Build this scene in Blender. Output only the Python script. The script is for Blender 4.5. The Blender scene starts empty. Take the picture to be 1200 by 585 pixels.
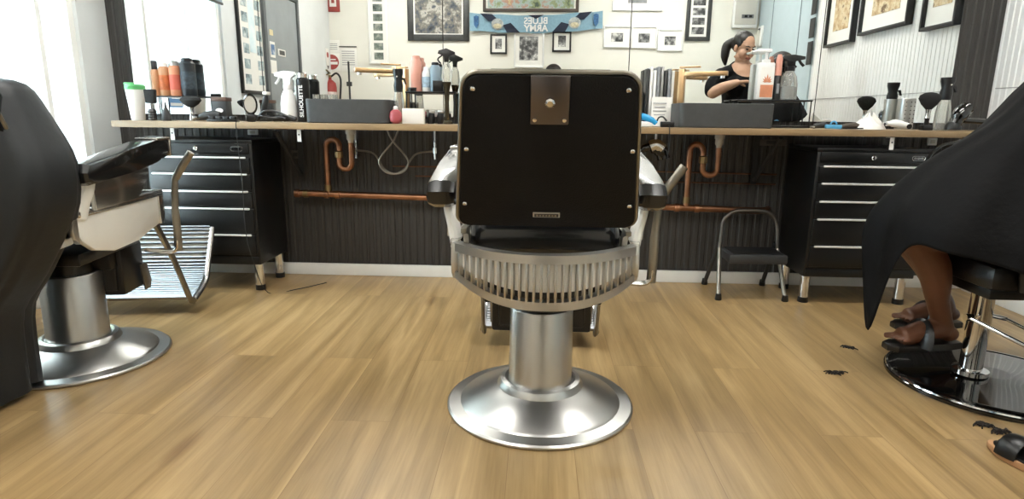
import bpy, bmesh, math, random
from mathutils import Vector, Matrix, Euler
random.seed(7)
PI = math.pi
S = bpy.context.scene
COL = S.collection
H = 0.95
# ------------------------------------------------------------------ camera
F_PX = 716.0; PITCH, YAW, ROLL = .2165, -.0389, .0119
cy, sy, cp, sp = math.cos(YAW), math.sin(YAW), math.cos(PITCH), math.sin(PITCH)
FW = Vector((sy*cp, cy*cp, -sp)); RT0 = Vector((cy, -sy, 0)); UP0 = RT0.cross(FW)
RT = RT0*math.cos(ROLL) + UP0*math.sin(ROLL); UP = UP0*math.cos(ROLL) - RT0*math.sin(ROLL)
cam = bpy.data.cameras.new('camera'); cam.sensor_width = 36; cam.lens = F_PX/1200*36; cam.clip_start = .03
cam.shift_y = 0.0
co = bpy.data.objects.new('camera', cam); COL.objects.link(co)
m = Matrix((RT, UP, -FW)).transposed().to_4x4(); m.translation = (0, 0, H)
co.matrix_world = m; S.camera = co

def at(px, py, Y):                       # pixel of the photograph -> point at distance Y
    d = FW + RT*((px-600)/F_PX) - UP*((py-292.5)/F_PX); t = Y/d.y
    return Vector((d.x*t, Y, H+d.z*t))
def atx(px, py, X):
    d = FW + RT*((px-600)/F_PX) - UP*((py-292.5)/F_PX); t = X/d.x
    return Vector((X, d.y*t, H+d.z*t))
def atz(px, py, z):
    d = FW + RT*((px-600)/F_PX) - UP*((py-292.5)/F_PX); t = (z-H)/d.z
    return Vector((d.x*t, d.y*t, z))

# ------------------------------------------------------------------ materials
def lin(h):
    if isinstance(h, (tuple, list)): return (*h[:3], 1)
    h = h.lstrip('#'); c = [int(h[i:i+2], 16)/255 for i in (0, 2, 4)]
    return (*[x/12.92 if x <= .04045 else ((x+.055)/1.055)**2.4 for x in c], 1)
MATS = {}
def mat(name, color, rough=.5, metal=0, noise=.08, scale=8, bump=0, bscale=60, coat=0, spec=.5, stretch=None, rnoise=0):
    if name in MATS: return MATS[name]
    m = bpy.data.materials.new(name); m.use_nodes = True; N = m.node_tree.nodes; L = m.node_tree.links
    b = N['Principled BSDF']; c = lin(color)
    b.inputs['Roughness'].default_value = rough; b.inputs['Metallic'].default_value = metal
    b.inputs['Coat Weight'].default_value = coat; b.inputs['Specular IOR Level'].default_value = spec
    tc = N.new('ShaderNodeTexCoord'); src = tc.outputs['Object']
    if stretch:
        mp = N.new('ShaderNodeMapping'); mp.inputs['Scale'].default_value = stretch; L.new(src, mp.inputs[0]); src = mp.outputs[0]
    nz = N.new('ShaderNodeTexNoise'); nz.inputs['Scale'].default_value = scale; nz.inputs['Detail'].default_value = 4
    L.new(src, nz.inputs['Vector'])
    r = N.new('ShaderNodeValToRGB'); r.color_ramp.elements[0].position = .3; r.color_ramp.elements[1].position = .7
    r.color_ramp.elements[0].color = (*[x*(1-noise) for x in c[:3]], 1)
    r.color_ramp.elements[1].color = (*[min(1, x*(1+noise)) for x in c[:3]], 1)
    L.new(nz.outputs['Fac'], r.inputs[0]); L.new(r.outputs[0], b.inputs['Base Color'])
    if rnoise:
        mr = N.new('ShaderNodeMapRange'); mr.inputs['To Min'].default_value = max(.02, rough-rnoise); mr.inputs['To Max'].default_value = rough+rnoise
        L.new(nz.outputs['Fac'], mr.inputs[0]); L.new(mr.outputs[0], b.inputs['Roughness'])
    if bump:
        n2 = N.new('ShaderNodeTexNoise'); n2.inputs['Scale'].default_value = bscale; n2.inputs['Detail'].default_value = 3
        L.new(src, n2.inputs['Vector'])
        bp = N.new('ShaderNodeBump'); bp.inputs['Strength'].default_value = bump; bp.inputs['Distance'].default_value = .01
        L.new(n2.outputs['Fac'], bp.inputs['Height']); L.new(bp.outputs[0], b.inputs['Normal'])
    MATS[name] = m; return m
def glassy(name, color, clear=.8, rough=.05, body=None):
    """clear bottle or pane: transparent mixed with a coloured gloss"""
    if name in MATS: return MATS[name]
    m = bpy.data.materials.new(name); m.use_nodes = True; N = m.node_tree.nodes; L = m.node_tree.links
    b = N['Principled BSDF']; b.inputs['Base Color'].default_value = lin(body or color); b.inputs['Roughness'].default_value = rough
    t = N.new('ShaderNodeBsdfTransparent'); t.inputs[0].default_value = lin(color)
    mx = N.new('ShaderNodeMixShader'); fr = N.new('ShaderNodeFresnel'); fr.inputs[0].default_value = 1.45
    ma = N.new('ShaderNodeMath'); ma.operation = 'ADD'; ma.inputs[1].default_value = 1-clear; ma.use_clamp = True
    L.new(fr.outputs[0], ma.inputs[0]); L.new(ma.outputs[0], mx.inputs[0])
    L.new(t.outputs[0], mx.inputs[1]); L.new(b.outputs[0], mx.inputs[2]); L.new(mx.outputs[0], N['Material Output'].inputs[0])
    MATS[name] = m; return m
def emis(name, color, strength):
    m = bpy.data.materials.new(name); m.use_nodes = True; N = m.node_tree.nodes; L = m.node_tree.links
    N.remove(N['Principled BSDF']); e = N.new('ShaderNodeEmission'); e.inputs[0].default_value = lin(color); e.inputs[1].default_value = strength
    L.new(e.outputs[0], N['Material Output'].inputs[0]); MATS[name] = m; return m
def printmat(name, cols, scale=9, detail=5, seed=0):
    """a printed picture: mottled patches of the print's own colours"""
    if name in MATS: return MATS[name]
    m = bpy.data.materials.new(name); m.use_nodes = True; N = m.node_tree.nodes; L = m.node_tree.links
    b = N['Principled BSDF']; b.inputs['Roughness'].default_value = .5
    tc = N.new('ShaderNodeTexCoord'); mp = N.new('ShaderNodeMapping'); mp.inputs['Location'].default_value = (seed*3.1, seed*1.7, seed*2.3)
    nz = N.new('ShaderNodeTexNoise'); nz.inputs['Scale'].default_value = scale; nz.inputs['Detail'].default_value = detail; nz.inputs['Roughness'].default_value = .65
    L.new(tc.outputs['Object'], mp.inputs[0]); L.new(mp.outputs[0], nz.inputs['Vector'])
    r = N.new('ShaderNodeValToRGB'); r.color_ramp.interpolation = 'EASE'; e = r.color_ramp.elements
    n = len(cols)
    while len(e) < n: e.new(.5)
    for i, c in enumerate(cols): e[i].position = .32 + .36*i/(n-1); e[i].color = lin(c)
    L.new(nz.outputs['Fac'], r.inputs[0]); L.new(r.outputs[0], b.inputs['Base Color'])
    MATS[name] = m; return m

def floor_mat():
    m = bpy.data.materials.new('oak_planks'); m.use_nodes = True; N = m.node_tree.nodes; L = m.node_tree.links
    b = N['Principled BSDF']
    tc = N.new('ShaderNodeTexCoord'); mp = N.new('ShaderNodeMapping'); mp.inputs['Rotation'].default_value = (0, 0, PI/2); mp.inputs['Location'].default_value = (.4, .065, 0)
    L.new(tc.outputs['Object'], mp.inputs[0])
    br = N.new('ShaderNodeTexBrick'); br.inputs['Scale'].default_value = 1
    br.inputs['Brick Width'].default_value = 1.35; br.inputs['Row Height'].default_value = .19
    br.inputs['Mortar Size'].default_value = .0012; br.inputs['Mortar Smooth'].default_value = .4; br.inputs['Bias'].default_value = 0
    br.offset = .37; br.offset_frequency = 2
    br.inputs['Color1'].default_value = (0, 0, 0, 1); br.inputs['Color2'].default_value = (1, 1, 1, 1); br.inputs['Mortar'].default_value = (.5, .5, .5, 1)
    L.new(mp.outputs[0], br.inputs['Vector'])
    # per plank offset for the grain
    mp2 = N.new('ShaderNodeMapping'); mp2.inputs['Scale'].default_value = (.9, 14, 1); L.new(mp.outputs[0], mp2.inputs[0])
    ad = N.new('ShaderNodeVectorMath'); ad.operation = 'MULTIPLY_ADD'; ad.inputs[1].default_value = (7, 13, 5)
    L.new(br.outputs['Color'], ad.inputs[0]); L.new(mp2.outputs[0], ad.inputs[2])
    n1 = N.new('ShaderNodeTexNoise'); n1.inputs['Scale'].default_value = 1.0; n1.inputs['Detail'].default_value = 6; n1.inputs['Distortion'].default_value = .9
    L.new(ad.outputs[0], n1.inputs['Vector'])
    mp3 = N.new('ShaderNodeMapping'); mp3.inputs['Scale'].default_value = (4, 90, 1); L.new(mp.outputs[0], mp3.inputs[0])
    n2 = N.new('ShaderNodeTexNoise'); n2.inputs['Scale'].default_value = 1.5; n2.inputs['Detail'].default_value = 3; L.new(mp3.outputs[0], n2.inputs['Vector'])
    r = N.new('ShaderNodeValToRGB'); e = r.color_ramp.elements
    e[0].position = .25; e[0].color = lin('#89704a'); e[1].position = .72; e[1].color = lin('#bb9f72')
    k = e.new(.5); k.color = lin('#a68a5f')
    L.new(n1.outputs['Fac'], r.inputs[0])
    mx = N.new('ShaderNodeMix'); mx.data_type = 'RGBA'; mx.blend_type = 'MULTIPLY'; mx.inputs[0].default_value = .35
    r2 = N.new('ShaderNodeValToRGB'); r2.color_ramp.elements[0].position = .35; r2.color_ramp.elements[0].color = (.70, .65, .58, 1); r2.color_ramp.elements[1].position = .6
    L.new(n2.outputs['Fac'], r2.inputs[0]); L.new(r.outputs[0], mx.inputs[6]); L.new(r2.outputs[0], mx.inputs[7])
    # knots
    vo = N.new('ShaderNodeTexVoronoi'); vo.inputs['Scale'].default_value = 1.6; mp4 = N.new('ShaderNodeMapping'); mp4.inputs['Scale'].default_value = (.5, 1.6, 1)
    L.new(mp.outputs[0], mp4.inputs[0]); L.new(mp4.outputs[0], vo.inputs['Vector'])
    r3 = N.new('ShaderNodeValToRGB'); r3.color_ramp.elements[0].position = .02; r3.color_ramp.elements[0].color = (.45, .33, .22, 1); r3.color_ramp.elements[1].position = .1
    L.new(vo.outputs['Distance'], r3.inputs[0])
    mx2 = N.new('ShaderNodeMix'); mx2.data_type = 'RGBA'; mx2.blend_type = 'MULTIPLY'; mx2.inputs[0].default_value = .8
    L.new(mx.outputs[2], mx2.inputs[6]); L.new(r3.outputs[0], mx2.inputs[7])
    # plank tone + seam
    mx3 = N.new('ShaderNodeMix'); mx3.data_type = 'RGBA'; mx3.blend_type = 'MULTIPLY'; mx3.inputs[0].default_value = 1
    r4 = N.new('ShaderNodeValToRGB'); r4.color_ramp.elements[0].color = (.86, .86, .87, 1); r4.color_ramp.elements[1].color = (1.0, .99, .97, 1)
    L.new(br.outputs['Color'], r4.inputs[0]); L.new(mx2.outputs[2], mx3.inputs[6]); L.new(r4.outputs[0], mx3.inputs[7])
    mx4 = N.new('ShaderNodeMix'); mx4.data_type = 'RGBA'; mx4.inputs[7].default_value = lin('#6e4f30')
    mm = N.new('ShaderNodeMath'); mm.operation = 'MULTIPLY'; mm.inputs[1].default_value = .55; L.new(br.outputs['Fac'], mm.inputs[0]); L.new(mm.outputs[0], mx4.inputs[0])
    L.new(mx3.outputs[2], mx4.inputs[6]); L.new(mx4.outputs[2], b.inputs['Base Color'])
    mr = N.new('ShaderNodeMapRange'); mr.inputs['To Min'].default_value = .26; mr.inputs['To Max'].default_value = .42
    L.new(n1.outputs['Fac'], mr.inputs[0]); L.new(mr.outputs[0], b.inputs['Roughness'])
    bp = N.new('ShaderNodeBump'); bp.inputs['Strength'].default_value = .08; L.new(n2.outputs['Fac'], bp.inputs['Height']); L.new(bp.outputs[0], b.inputs['Normal'])
    return m

chrome = mat('worn_chrome', '#cfcecb', .22, 1, .05, 5, rnoise=.04)
steel = mat('brushed_steel', '#c4c3c0', .33, 1, .07, 4, rnoise=.04)
dullmetal = mat('aged_metal', '#8f8a80', .38, 1, .25, 9, bump=.1)
bright = mat('polished_chrome', '#dcdcdc', .07, 1, .03)
enamel = mat('white_enamel', '#f3f1ea', .28, 0, .06, 4, coat=.3)
vinyl = mat('black_vinyl', '#101113', .34, 0, .2, 10, bump=.12, bscale=120)
vinylback = mat('black_leatherette_panel', '#0c0c0d', .55, 0, .15, 12, bump=.25, bscale=300, spec=.2)
cloth_blk = mat('black_nylon', '#050506', .7, 0, .2, 7, bump=.15, bscale=40, spec=.15)
cloth_gry = mat('charcoal_nylon', '#15191c', .55, 0, .15, 5, bump=.15, bscale=30)
blk = mat('black_plastic', '#0d0d0e', .35, 0, .1)
blkgloss = mat('glossy_black', '#060606', .07, 0, .05, coat=.6)
dgrey = mat('dark_grey_plastic', '#2c2d2e', .45)
cabm = mat('black_powder_coat', '#0c0d0e', .32, 0, .1, 20, bump=.05, bscale=400)
alu = mat('aluminium_trim', '#eeeeec', .4, .5, .02)
stone = mat('grey_stone_basin', '#3c3d3d', .55, 0, .12, 30, bump=.05)
brass = mat('brushed_gold_tap', '#c6a37a', .3, 1, .05)
brassfit = mat('brass_fitting', '#9c8660', .35, 1, .1)
copper = mat('copper_pipe', '#a4765a', .36, 1, .3, 14, rnoise=.1)
white = mat('white_plastic', '#e8e8e6', .4, 0, .02)
offwhite = mat('off_white_plastic', '#c9c6bd', .5, 0, .05)
paper = mat('white_paper', '#eceae4', .7, 0, .02)
greypaper = mat('grey_print', '#8b8d90', .7, 0, .2, 40)
wood = mat('oak_worktop', '#8f7757', .42, 0, .22, 3, stretch=(1, 9, 9))
wallcream = mat('cream_paint', '#e6e4da', .7, 0, .03, 3)
wallwhite = mat('white_corrugated_paint', '#ececea', .6, 0, .03, 3)
wallgrey = mat('pale_grey_paint', '#dadddd', .7, 0, .05, 3)
darkpanel = mat('charcoal_corrugated_panel', '#3a3836', .5, 0, .12, 5)
trimw = mat('white_gloss_trim', '#f2f2ee', .4, 0, .03)
greydoor = mat('grey_door_paint', '#8e9395', .6, 0, .05)
bluedoor = mat('pale_blue_door_paint', '#b4c4ca', .55, 0, .03)
blackwood = mat('black_frame_wood', '#1d1d1d', .4, 0, .2, 20)
greyframe = mat('charcoal_frame_wood', '#3a3b3a', .4, 0, .2, 20)
red = mat('fire_red', '#9a3a36', .35)
redsign = mat('sign_red', '#a04640', .5)
green = mat('bright_green_plastic', '#5cb06a', .4)
orange = mat('orange_label', '#d08a66', .45, 0, .1, 30)
orangep = mat('orange_bottle', '#bd8a63', .35)
salmon = mat('salmon_bottle', '#d89a88', .35)
pink = mat('pink_red_ball', '#ad545a', .35, 0, .1)
blue = mat('sky_blue_plastic', '#1f9ad6', .35)
bluep = mat('pale_blue_plastic', '#5aa9d6', .35)
skinF = mat('skin', '#c39a80', .5, 0, .06, 12, spec=.4)
skinD = mat('skin_dark', '#66422f', .45, 0, .08, 12, spec=.4)
hair = mat('dark_hair', '#17110e', .45, 0, .3, 60, stretch=(1, 1, .2), bump=.4, bscale=50)
bristle = mat('black_bristle', '#121213', .8, 0, .3, 120, bump=.6, bscale=200)
lips = mat('lips', '#8e4f45', .4)
eyew = mat('eye', '#1a1210', .2)
scarfb = mat('sky_blue_knit', '#86a9bb', .85, 0, .08, 40, bump=.3, bscale=200)
navy = mat('navy_knit', '#20283a', .85)
clear = glassy('clear_plastic', '#f2f2ee', .8, .08, '#e8e8e4')
smoke = glassy('smoked_glass', '#9a8c70', .62, .05, '#57503f')
windowglass = glassy('window_glass', '#fbfdfd', .97, .02)
mirrorm = mat('mirror_silver', '#eef0ee', .003, 1, 0)

# ------------------------------------------------------------------ mesh helpers
class MB:
    def __init__(s): s.b = bmesh.new()
    def _x(s, verts, loc, rot):
        M = Matrix.Translation(Vector(loc)) @ (Euler(rot).to_matrix().to_4x4() if rot else Matrix())
        bmesh.ops.transform(s.b, matrix=M, verts=verts)
    def box(s, c, d, rot=None, bev=0, seg=2, taper=None):
        r = bmesh.ops.create_cube(s.b, size=1); v = r['verts']
        for q in v:
            k = 1
            if taper and q.co.z > 0: q.co.x *= taper[0]; q.co.y *= taper[1]
            q.co = Vector((q.co.x*d[0], q.co.y*d[1], q.co.z*d[2]))
        if bev:
            e = list({e for q in v for e in q.link_edges})
            rr = bmesh.ops.bevel(s.b, geom=e, offset=bev, segments=seg, profile=.5, affect='EDGES')
            v = list({q for f in rr['faces'] for q in f.verts} | {q for q in v if q.is_valid})
        s._x(v, c, rot); return s
    def lathe(s, prof, n=40, c=(0, 0, 0), rot=None, sx=1, sy=1, cap=True):
        rings = []; vs = []
        for r, z in prof:
            if r < 1e-5: q = [s.b.verts.new((0, 0, z))]
            else: q = [s.b.verts.new((r*sx*math.cos(2*PI*i/n), r*sy*math.sin(2*PI*i/n), z)) for i in range(n)]
            rings.append(q); vs += q
        for a, b in zip(rings, rings[1:]):
            for i in range(n):
                j = (i+1) % n
                if len(a) == 1 and len(b) == 1: break
                if len(a) == 1: s.b.faces.new((a[0], b[j], b[i]))
                elif len(b) == 1: s.b.faces.new((a[i], a[j], b[0]))
                else: s.b.faces.new((a[i], a[j], b[j], b[i]))
        if cap:
            if len(rings[0]) > 1: s.b.faces.new(rings[0][::-1])
            if len(rings[-1]) > 1: s.b.faces.new(rings[-1])
        s._x(vs, c, rot); return s
    def cyl(s, a, b, r, r2=None, n=20):
        a, b = Vector(a), Vector(b); d = b-a; q = d.to_track_quat('Z', 'Y').to_euler()
        return s.lathe([(r, 0), (r if r2 is None else r2, d.length)], n, a, q)
    def tube(s, pts, r, n=12, closed=False, flat=None):
        P = [Vector(p) for p in pts]; rs = r if isinstance(r, (list, tuple)) else [r]*len(P); rings = []; up = None
        for i, p in enumerate(P):
            t = (P[min(i+1, len(P)-1)] - P[max(i-1, 0)]).normalized()
            if closed: t = (P[(i+1) % len(P)] - P[i-1]).normalized()
            if up is None:
                up = t.orthogonal().normalized()
                if flat: up = (Vector(flat[2]) - t*t.dot(Vector(flat[2]))).normalized()
            else: up = (up - t*t.dot(up)).normalized()
            sd = t.cross(up); fx, fy = (flat[0], flat[1]) if flat else (1, 1)
            rings.append([s.b.verts.new(p + (up*math.cos(2*PI*k/n)*fx + sd*math.sin(2*PI*k/n)*fy)*rs[i]) for k in range(n)])
        m = len(rings)
        for i in range(m if closed else m-1):
            a, b = rings[i], rings[(i+1) % m]
            for k in range(n): s.b.faces.new((a[k], a[(k+1) % n], b[(k+1) % n], b[k]))
        if not closed: s.b.faces.new(rings[0][::-1]); s.b.faces.new(rings[-1])
        return s
    def prism(s, poly, axis='y', d=(0, .01), bev=0):
        """polygon in the two other axes, extruded along axis between d[0] and d[1]"""
        def V(u, v, w):
            return {'y': (u, w, v), 'x': (w, u, v), 'z': (u, v, w)}[axis]
        a = [s.b.verts.new(V(u, v, d[0])) for u, v in poly]; b = [s.b.verts.new(V(u, v, d[1])) for u, v in poly]
        fs = [s.b.faces.new(a), s.b.faces.new(b[::-1])]
        for i in range(len(a)):
            j = (i+1) % len(a); fs.append(s.b.faces.new((a[j], a[i], b[i], b[j])))
        if bev:
            e = list({e for f in fs[:2] for e in f.edges})
            bmesh.ops.bevel(s.b, geom=e, offset=bev, segments=2, profile=.5, affect='EDGES')
        return s
    def grid(s, fn, nu, nv, th=0):
        g = [[s.b.verts.new(fn(i/nu, j/nv)) for j in range(nv+1)] for i in range(nu+1)]
        for i in range(nu):
            for j in range(nv): s.b.faces.new((g[i][j], g[i+1][j], g[i+1][j+1], g[i][j+1]))
        if th:
            s.b.normal_update(); bmesh.ops.solidify(s.b, geom=s.b.faces[:], thickness=th)
        return s
    def build(s, name, m, parent=None, loc=None, smooth=True, ang=35):
        bmesh.ops.recalc_face_normals(s.b, faces=s.b.faces[:])
        me = bpy.data.meshes.new(name); s.b.to_mesh(me); s.b.free()
        me.materials.append(m)
        if smooth:
            for p in me.polygons: p.use_smooth = True
            me.set_sharp_from_angle(angle=math.radians(ang))
        o = bpy.data.objects.new(name, me); COL.objects.link(o)
        if parent: o.parent = parent
        if loc is not None: o.location = loc
        return o
def tag(o, label, cat, group=None):
    o['label'] = label; o['category'] = cat
    if group: o['group'] = group
    return o
def thing(name, label, cat, loc=(0, 0, 0), rz=0, group=None):
    o = bpy.data.objects.new(name, None); COL.objects.link(o); o.location = loc; o.rotation_euler = (0, 0, rz)
    o.empty_display_size = .05
    return tag(o, label, cat, group)
def struct(o): o['kind'] = 'structure'; return o
def kids(o): return [c for c in bpy.data.objects if c.parent == o]
def copy_tree(o, parent=None):
    ch = kids(o); c = o.copy(); COL.objects.link(c); c.parent = parent
    for k in ch: copy_tree(k, c)
    return c
def bx(name, c, d, m, parent=None, bev=0, rot=None): return MB().box(c, d, rot, bev).build(name, m, parent)
def text(name, body, size, m, parent, loc, rot=(PI/2, 0, 0), ext=.0006, bold=0, align='CENTER'):
    cu = bpy.data.curves.new(name, 'FONT'); cu.body = body; cu.size = size; cu.extrude = ext; cu.align_x = align; cu.align_y = 'CENTER'; cu.offset = bold
    t = bpy.data.objects.new(name, cu); COL.objects.link(t); bpy.context.view_layer.update()
    me = bpy.data.meshes.new_from_object(t.evaluated_get(bpy.context.evaluated_depsgraph_get())); bpy.data.objects.remove(t)
    me.materials.clear(); me.materials.append(m)
    o = bpy.data.objects.new(name, me); COL.objects.link(o); o.parent = parent; o.location = loc; o.rotation_euler = rot
    return o
def arc(c, r, a0, a1, n, plane='xz'):
    out = []
    for i in range(n+1):
        a = math.radians(a0+(a1-a0)*i/n); u, v = r*math.cos(a), r*math.sin(a)
        out.append({'xz': (c[0]+u, c[1], c[2]+v), 'xy': (c[0]+u, c[1]+v, c[2]), 'yz': (c[0], c[1]+u, c[2]+v)}[plane])
    return out
def smoothpath(pts, n=6):
    P = [Vector(p) for p in pts]; out = []
    for i in range(len(P)-1):
        p0 = P[max(i-1, 0)]; p1 = P[i]; p2 = P[i+1]; p3 = P[min(i+2, len(P)-1)]
        for k in range(n):
            t = k/n; out.append(.5*((2*p1)+(p2-p0)*t+(2*p0-5*p1+4*p2-p3)*t*t+(3*p1-p0-3*p2+p3)*t**3))
    out.append(P[-1]); return out
def organic(name, build, m, parent, voxel=.007, smooth=6, cut=None, loc=None):
    """overlapping tapered limbs fused into one continuous skin"""
    mb = MB(); build(mb)
    bmesh.ops.recalc_face_normals(mb.b, faces=mb.b.faces[:])
    me = bpy.data.meshes.new(name); mb.b.to_mesh(me); mb.b.free()
    o = bpy.data.objects.new(name, me); COL.objects.link(o)
    r = o.modifiers.new('r', 'REMESH'); r.mode = 'VOXEL'; r.voxel_size = voxel
    s = o.modifiers.new('s', 'SMOOTH'); s.iterations = smooth; s.factor = .5
    cutter = None
    if cut:
        cb = MB(); cut(cb); bmesh.ops.recalc_face_normals(cb.b, faces=cb.b.faces[:]); cm = bpy.data.meshes.new('cut'); cb.b.to_mesh(cm); cb.b.free()
        cutter = bpy.data.objects.new('cut', cm); COL.objects.link(cutter)
        b = o.modifiers.new('b', 'BOOLEAN'); b.operation = 'DIFFERENCE'; b.object = cutter; b.solver = 'EXACT'
    bpy.context.view_layer.update()
    me2 = bpy.data.meshes.new_from_object(o.evaluated_get(bpy.context.evaluated_depsgraph_get()))
    o.modifiers.clear(); o.data = me2
    if cutter: bpy.data.objects.remove(cutter)
    me2.materials.clear(); me2.materials.append(m)
    for p in me2.polygons: p.use_smooth = True
    if parent: o.parent = parent
    if loc is not None: o.location = loc
    return o
def ell(mb, c, r, rot=None, n=20):
    pr = [(max(0, math.sin(PI*i/12)), -math.cos(PI*i/12)) for i in range(13)]; pr[0] = (0, -1); pr[-1] = (0, 1)
    v0 = len(mb.b.verts); mb.lathe([(p*1, z) for p, z in pr], n)
    mb.b.verts.ensure_lookup_table(); vs = mb.b.verts[v0:]
    M = Matrix.Translation(Vector(c)) @ (Euler(rot).to_matrix().to_4x4() if rot else Matrix()) @ Matrix.Diagonal((*r, 1))
    bmesh.ops.transform(mb.b, matrix=M, verts=vs)
def limb(mb, pts, rs, n=16, caps=True):
    mb.tube(smoothpath(pts, 5), [rs[min(int(i/5), len(rs)-2)]*(1-(i % 5)/5)+rs[min(int(i/5)+1, len(rs)-1)]*((i % 5)/5) if i < 5*(len(pts)-1) else rs[-1] for i in range(5*(len(pts)-1)+1)], n)
    ell(mb, pts[0], (rs[0],)*3); ell(mb, pts[-1], (rs[-1],)*3)

# ------------------------------------------------------------------ room shell
XL, XR, YM, YB, ZC = -2.43, 2.46, 3.50, -0.35, 2.75
YW = 3.525                                                     # the corrugated wall's ridges
def corrugated(name, m, p0, p1, z0, z1, nrm, pitch=.043, amp=.005, th=.08):
    """ribbed sheet from p0 to p1 in plan, ribs vertical, facing nrm"""
    p0, p1, nrm = Vector((*p0, 0)), Vector((*p1, 0)), Vector((*nrm, 0)); L = (p1-p0).length; n = int(L/pitch)
    pts = []
    for i in range(n):
        for f, a in ((0, 0), (.12, 1), (.62, 1), (.74, 0)):
            pts.append(p0+(p1-p0)*((i+f)/n)+nrm*(a*amp))
    pts.append(p1.copy())
    mb = MB(); b = mb.b
    lo = [b.verts.new((q.x, q.y, z0)) for q in pts]; hi = [b.verts.new((q.x, q.y, z1)) for q in pts]
    bk = [b.verts.new(((p - nrm*th).x, (p-nrm*th).y, z)) for p in (p0, p1) for z in (z0, z1)]
    for i in range(len(pts)-1): b.faces.new((lo[i], lo[i+1], hi[i+1], hi[i]))
    b.faces.new((bk[0], bk[1], bk[3], bk[2])); b.faces.new((lo[0], hi[0], bk[1], bk[0])); b.faces.new((lo[-1], bk[2], bk[3], hi[-1]))
    b.faces.new(hi+[bk[3], bk[1]]); b.faces.new(lo+[bk[2], bk[0]])
    return struct(mb.build(name, m, smooth=False))
fl = bx('floor', ((XL+XR)/2, (YB+3.6)/2, -.04), (XR-XL+.4, 3.6-YB+.3, .08), floor_mat()); struct(fl)
struct(bx('ceiling', ((XL+XR)/2, (YB+3.6)/2, ZC+.04), (XR-XL+.4, 3.6-YB+.3, .08), mat('ceiling_paint', '#dddcd8', .8, 0, .02)))
corrugated('wall_front', darkpanel, (XR, YW+.005), (XL, YW+.005), 0, ZC, (0, -1))
struct(bx('wall_back', ((XL+XR)/2, YB-.05, ZC/2), (XR-XL+.2, .1, ZC), wallcream))
# left wall with shop window (y 2.18..3.30, z .34..2.45)
WY0, WY1, WZ0, WZ1 = 2.16, 3.30, .30, 2.42
w = MB()
w.box((XL-.06, (YB+WY0)/2, ZC/2), (.12, WY0-YB, ZC)); w.box((XL-.06, (WY1+3.6)/2, ZC/2), (.12, 3.6-WY1, ZC))
w.box((XL-.06, (WY0+WY1)/2, WZ0/2), (.12, WY1-WY0, WZ0)); w.box((XL-.06, (WY0+WY1)/2, (WZ1+ZC)/2), (.12, WY1-WY0, ZC-WZ1))
struct(w.build('wall_left', wallgrey, smooth=False))
corrugated('wall_right', wallwhite, (XR, 1.20), (XR, 3.55), 0, ZC, (-1, 0), amp=.004)
struct(bx('wall_right_plain', (XR+.04, (YB+1.20)/2, ZC/2), (.08, 1.20-YB, ZC), wallgrey))
bpy.data.objects['wall_right_plain'].name = 'wall_right.001'
struct(bx('trim_1', (XR-.003, 2.35, 1.12), (.008, 2.3, .004), mat('seam_grey', '#9a9a98', .6)))
# baseboards
for nm, c, d in (('baseboard_front', ((XL+XR)/2, YW-.012, .035), (XR-XL, .016, .07)),
                 ('baseboard_left', (XL+.009, 1.6, .045), (.016, 3.75, .09)),
                 ('baseboard_right', (XR-.012, 1.6, .045), (.014, 3.75, .09)),
                 ('baseboard_back', (0, YB+.009, .045), (XR-XL-.04, .016, .09))):
    struct(bx(nm, c, d, trimw, bev=.003))
# window: frame, mullions, glass
wf = struct(MB().box((XL-.05, WY0+.02, (WZ0+WZ1)/2), (.06, .04, WZ1-WZ0)).box((XL-.05, WY1-.02, (WZ0+WZ1)/2), (.06, .04, WZ1-WZ0))
    .box((XL-.05, (WY0+WY1)/2, WZ0+.02), (.06, WY1-WY0, .04)).box((XL-.05, (WY0+WY1)/2, WZ1-.02), (.06, WY1-WY0, .04))
    .box((XL-.05, 3.075, (WZ0+WZ1)/2), (.04, .03, WZ1-WZ0)).box((XL-.05, 2.60, (WZ0+WZ1)/2), (.035, .012, WZ1-WZ0))
    .build('window_1', trimw, smooth=False))
pn = bx('pane', (XL-.05, (WY0+WY1)/2, (WZ0+WZ1)/2), (.005, WY1-WY0-.06, WZ1-WZ0-.06), windowglass, wf)
bx('window_sill', (XL+.02, (WY0+WY1)/2, WZ0-.012), (.12, WY1-WY0+.06, .02), trimw, wf, .004)
bl = thing('roller_blind', 'grey roller blind rolled part way down the top of the shop window', 'blind', (XL+.03, 2.37, 2.4))
MB().cyl((0, -.19, 0), (0, .19, 0), .025).build('roller', dgrey, bl); MB().box((0, 0, -.33), (.003, .36, .64)).build('blind_cloth', mat('blind_cloth', '#8fa0aa', .8), bl)
bx('bottom_bar', (0, 0, -.655), (.016, .37, .018), dgrey, bl, .004)
st = at(11, 99, 3.0); 
sk = thing('window_sticker', 'small blue and white sticker on the shop window glass', 'sticker', (XL-.044, 2.80, 1.03))
bx('sticker_sheet', (0, 0, 0), (.002, .16, .11), mat('sticker_blue', '#5f8fc0', .5), sk); bx('sticker_band', (.0015, .0, -.035), (.001, .14, .02), white, sk); bx('sticker_band', (.0015, -.0, .01), (.001, .1, .015), white, sk)
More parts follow.
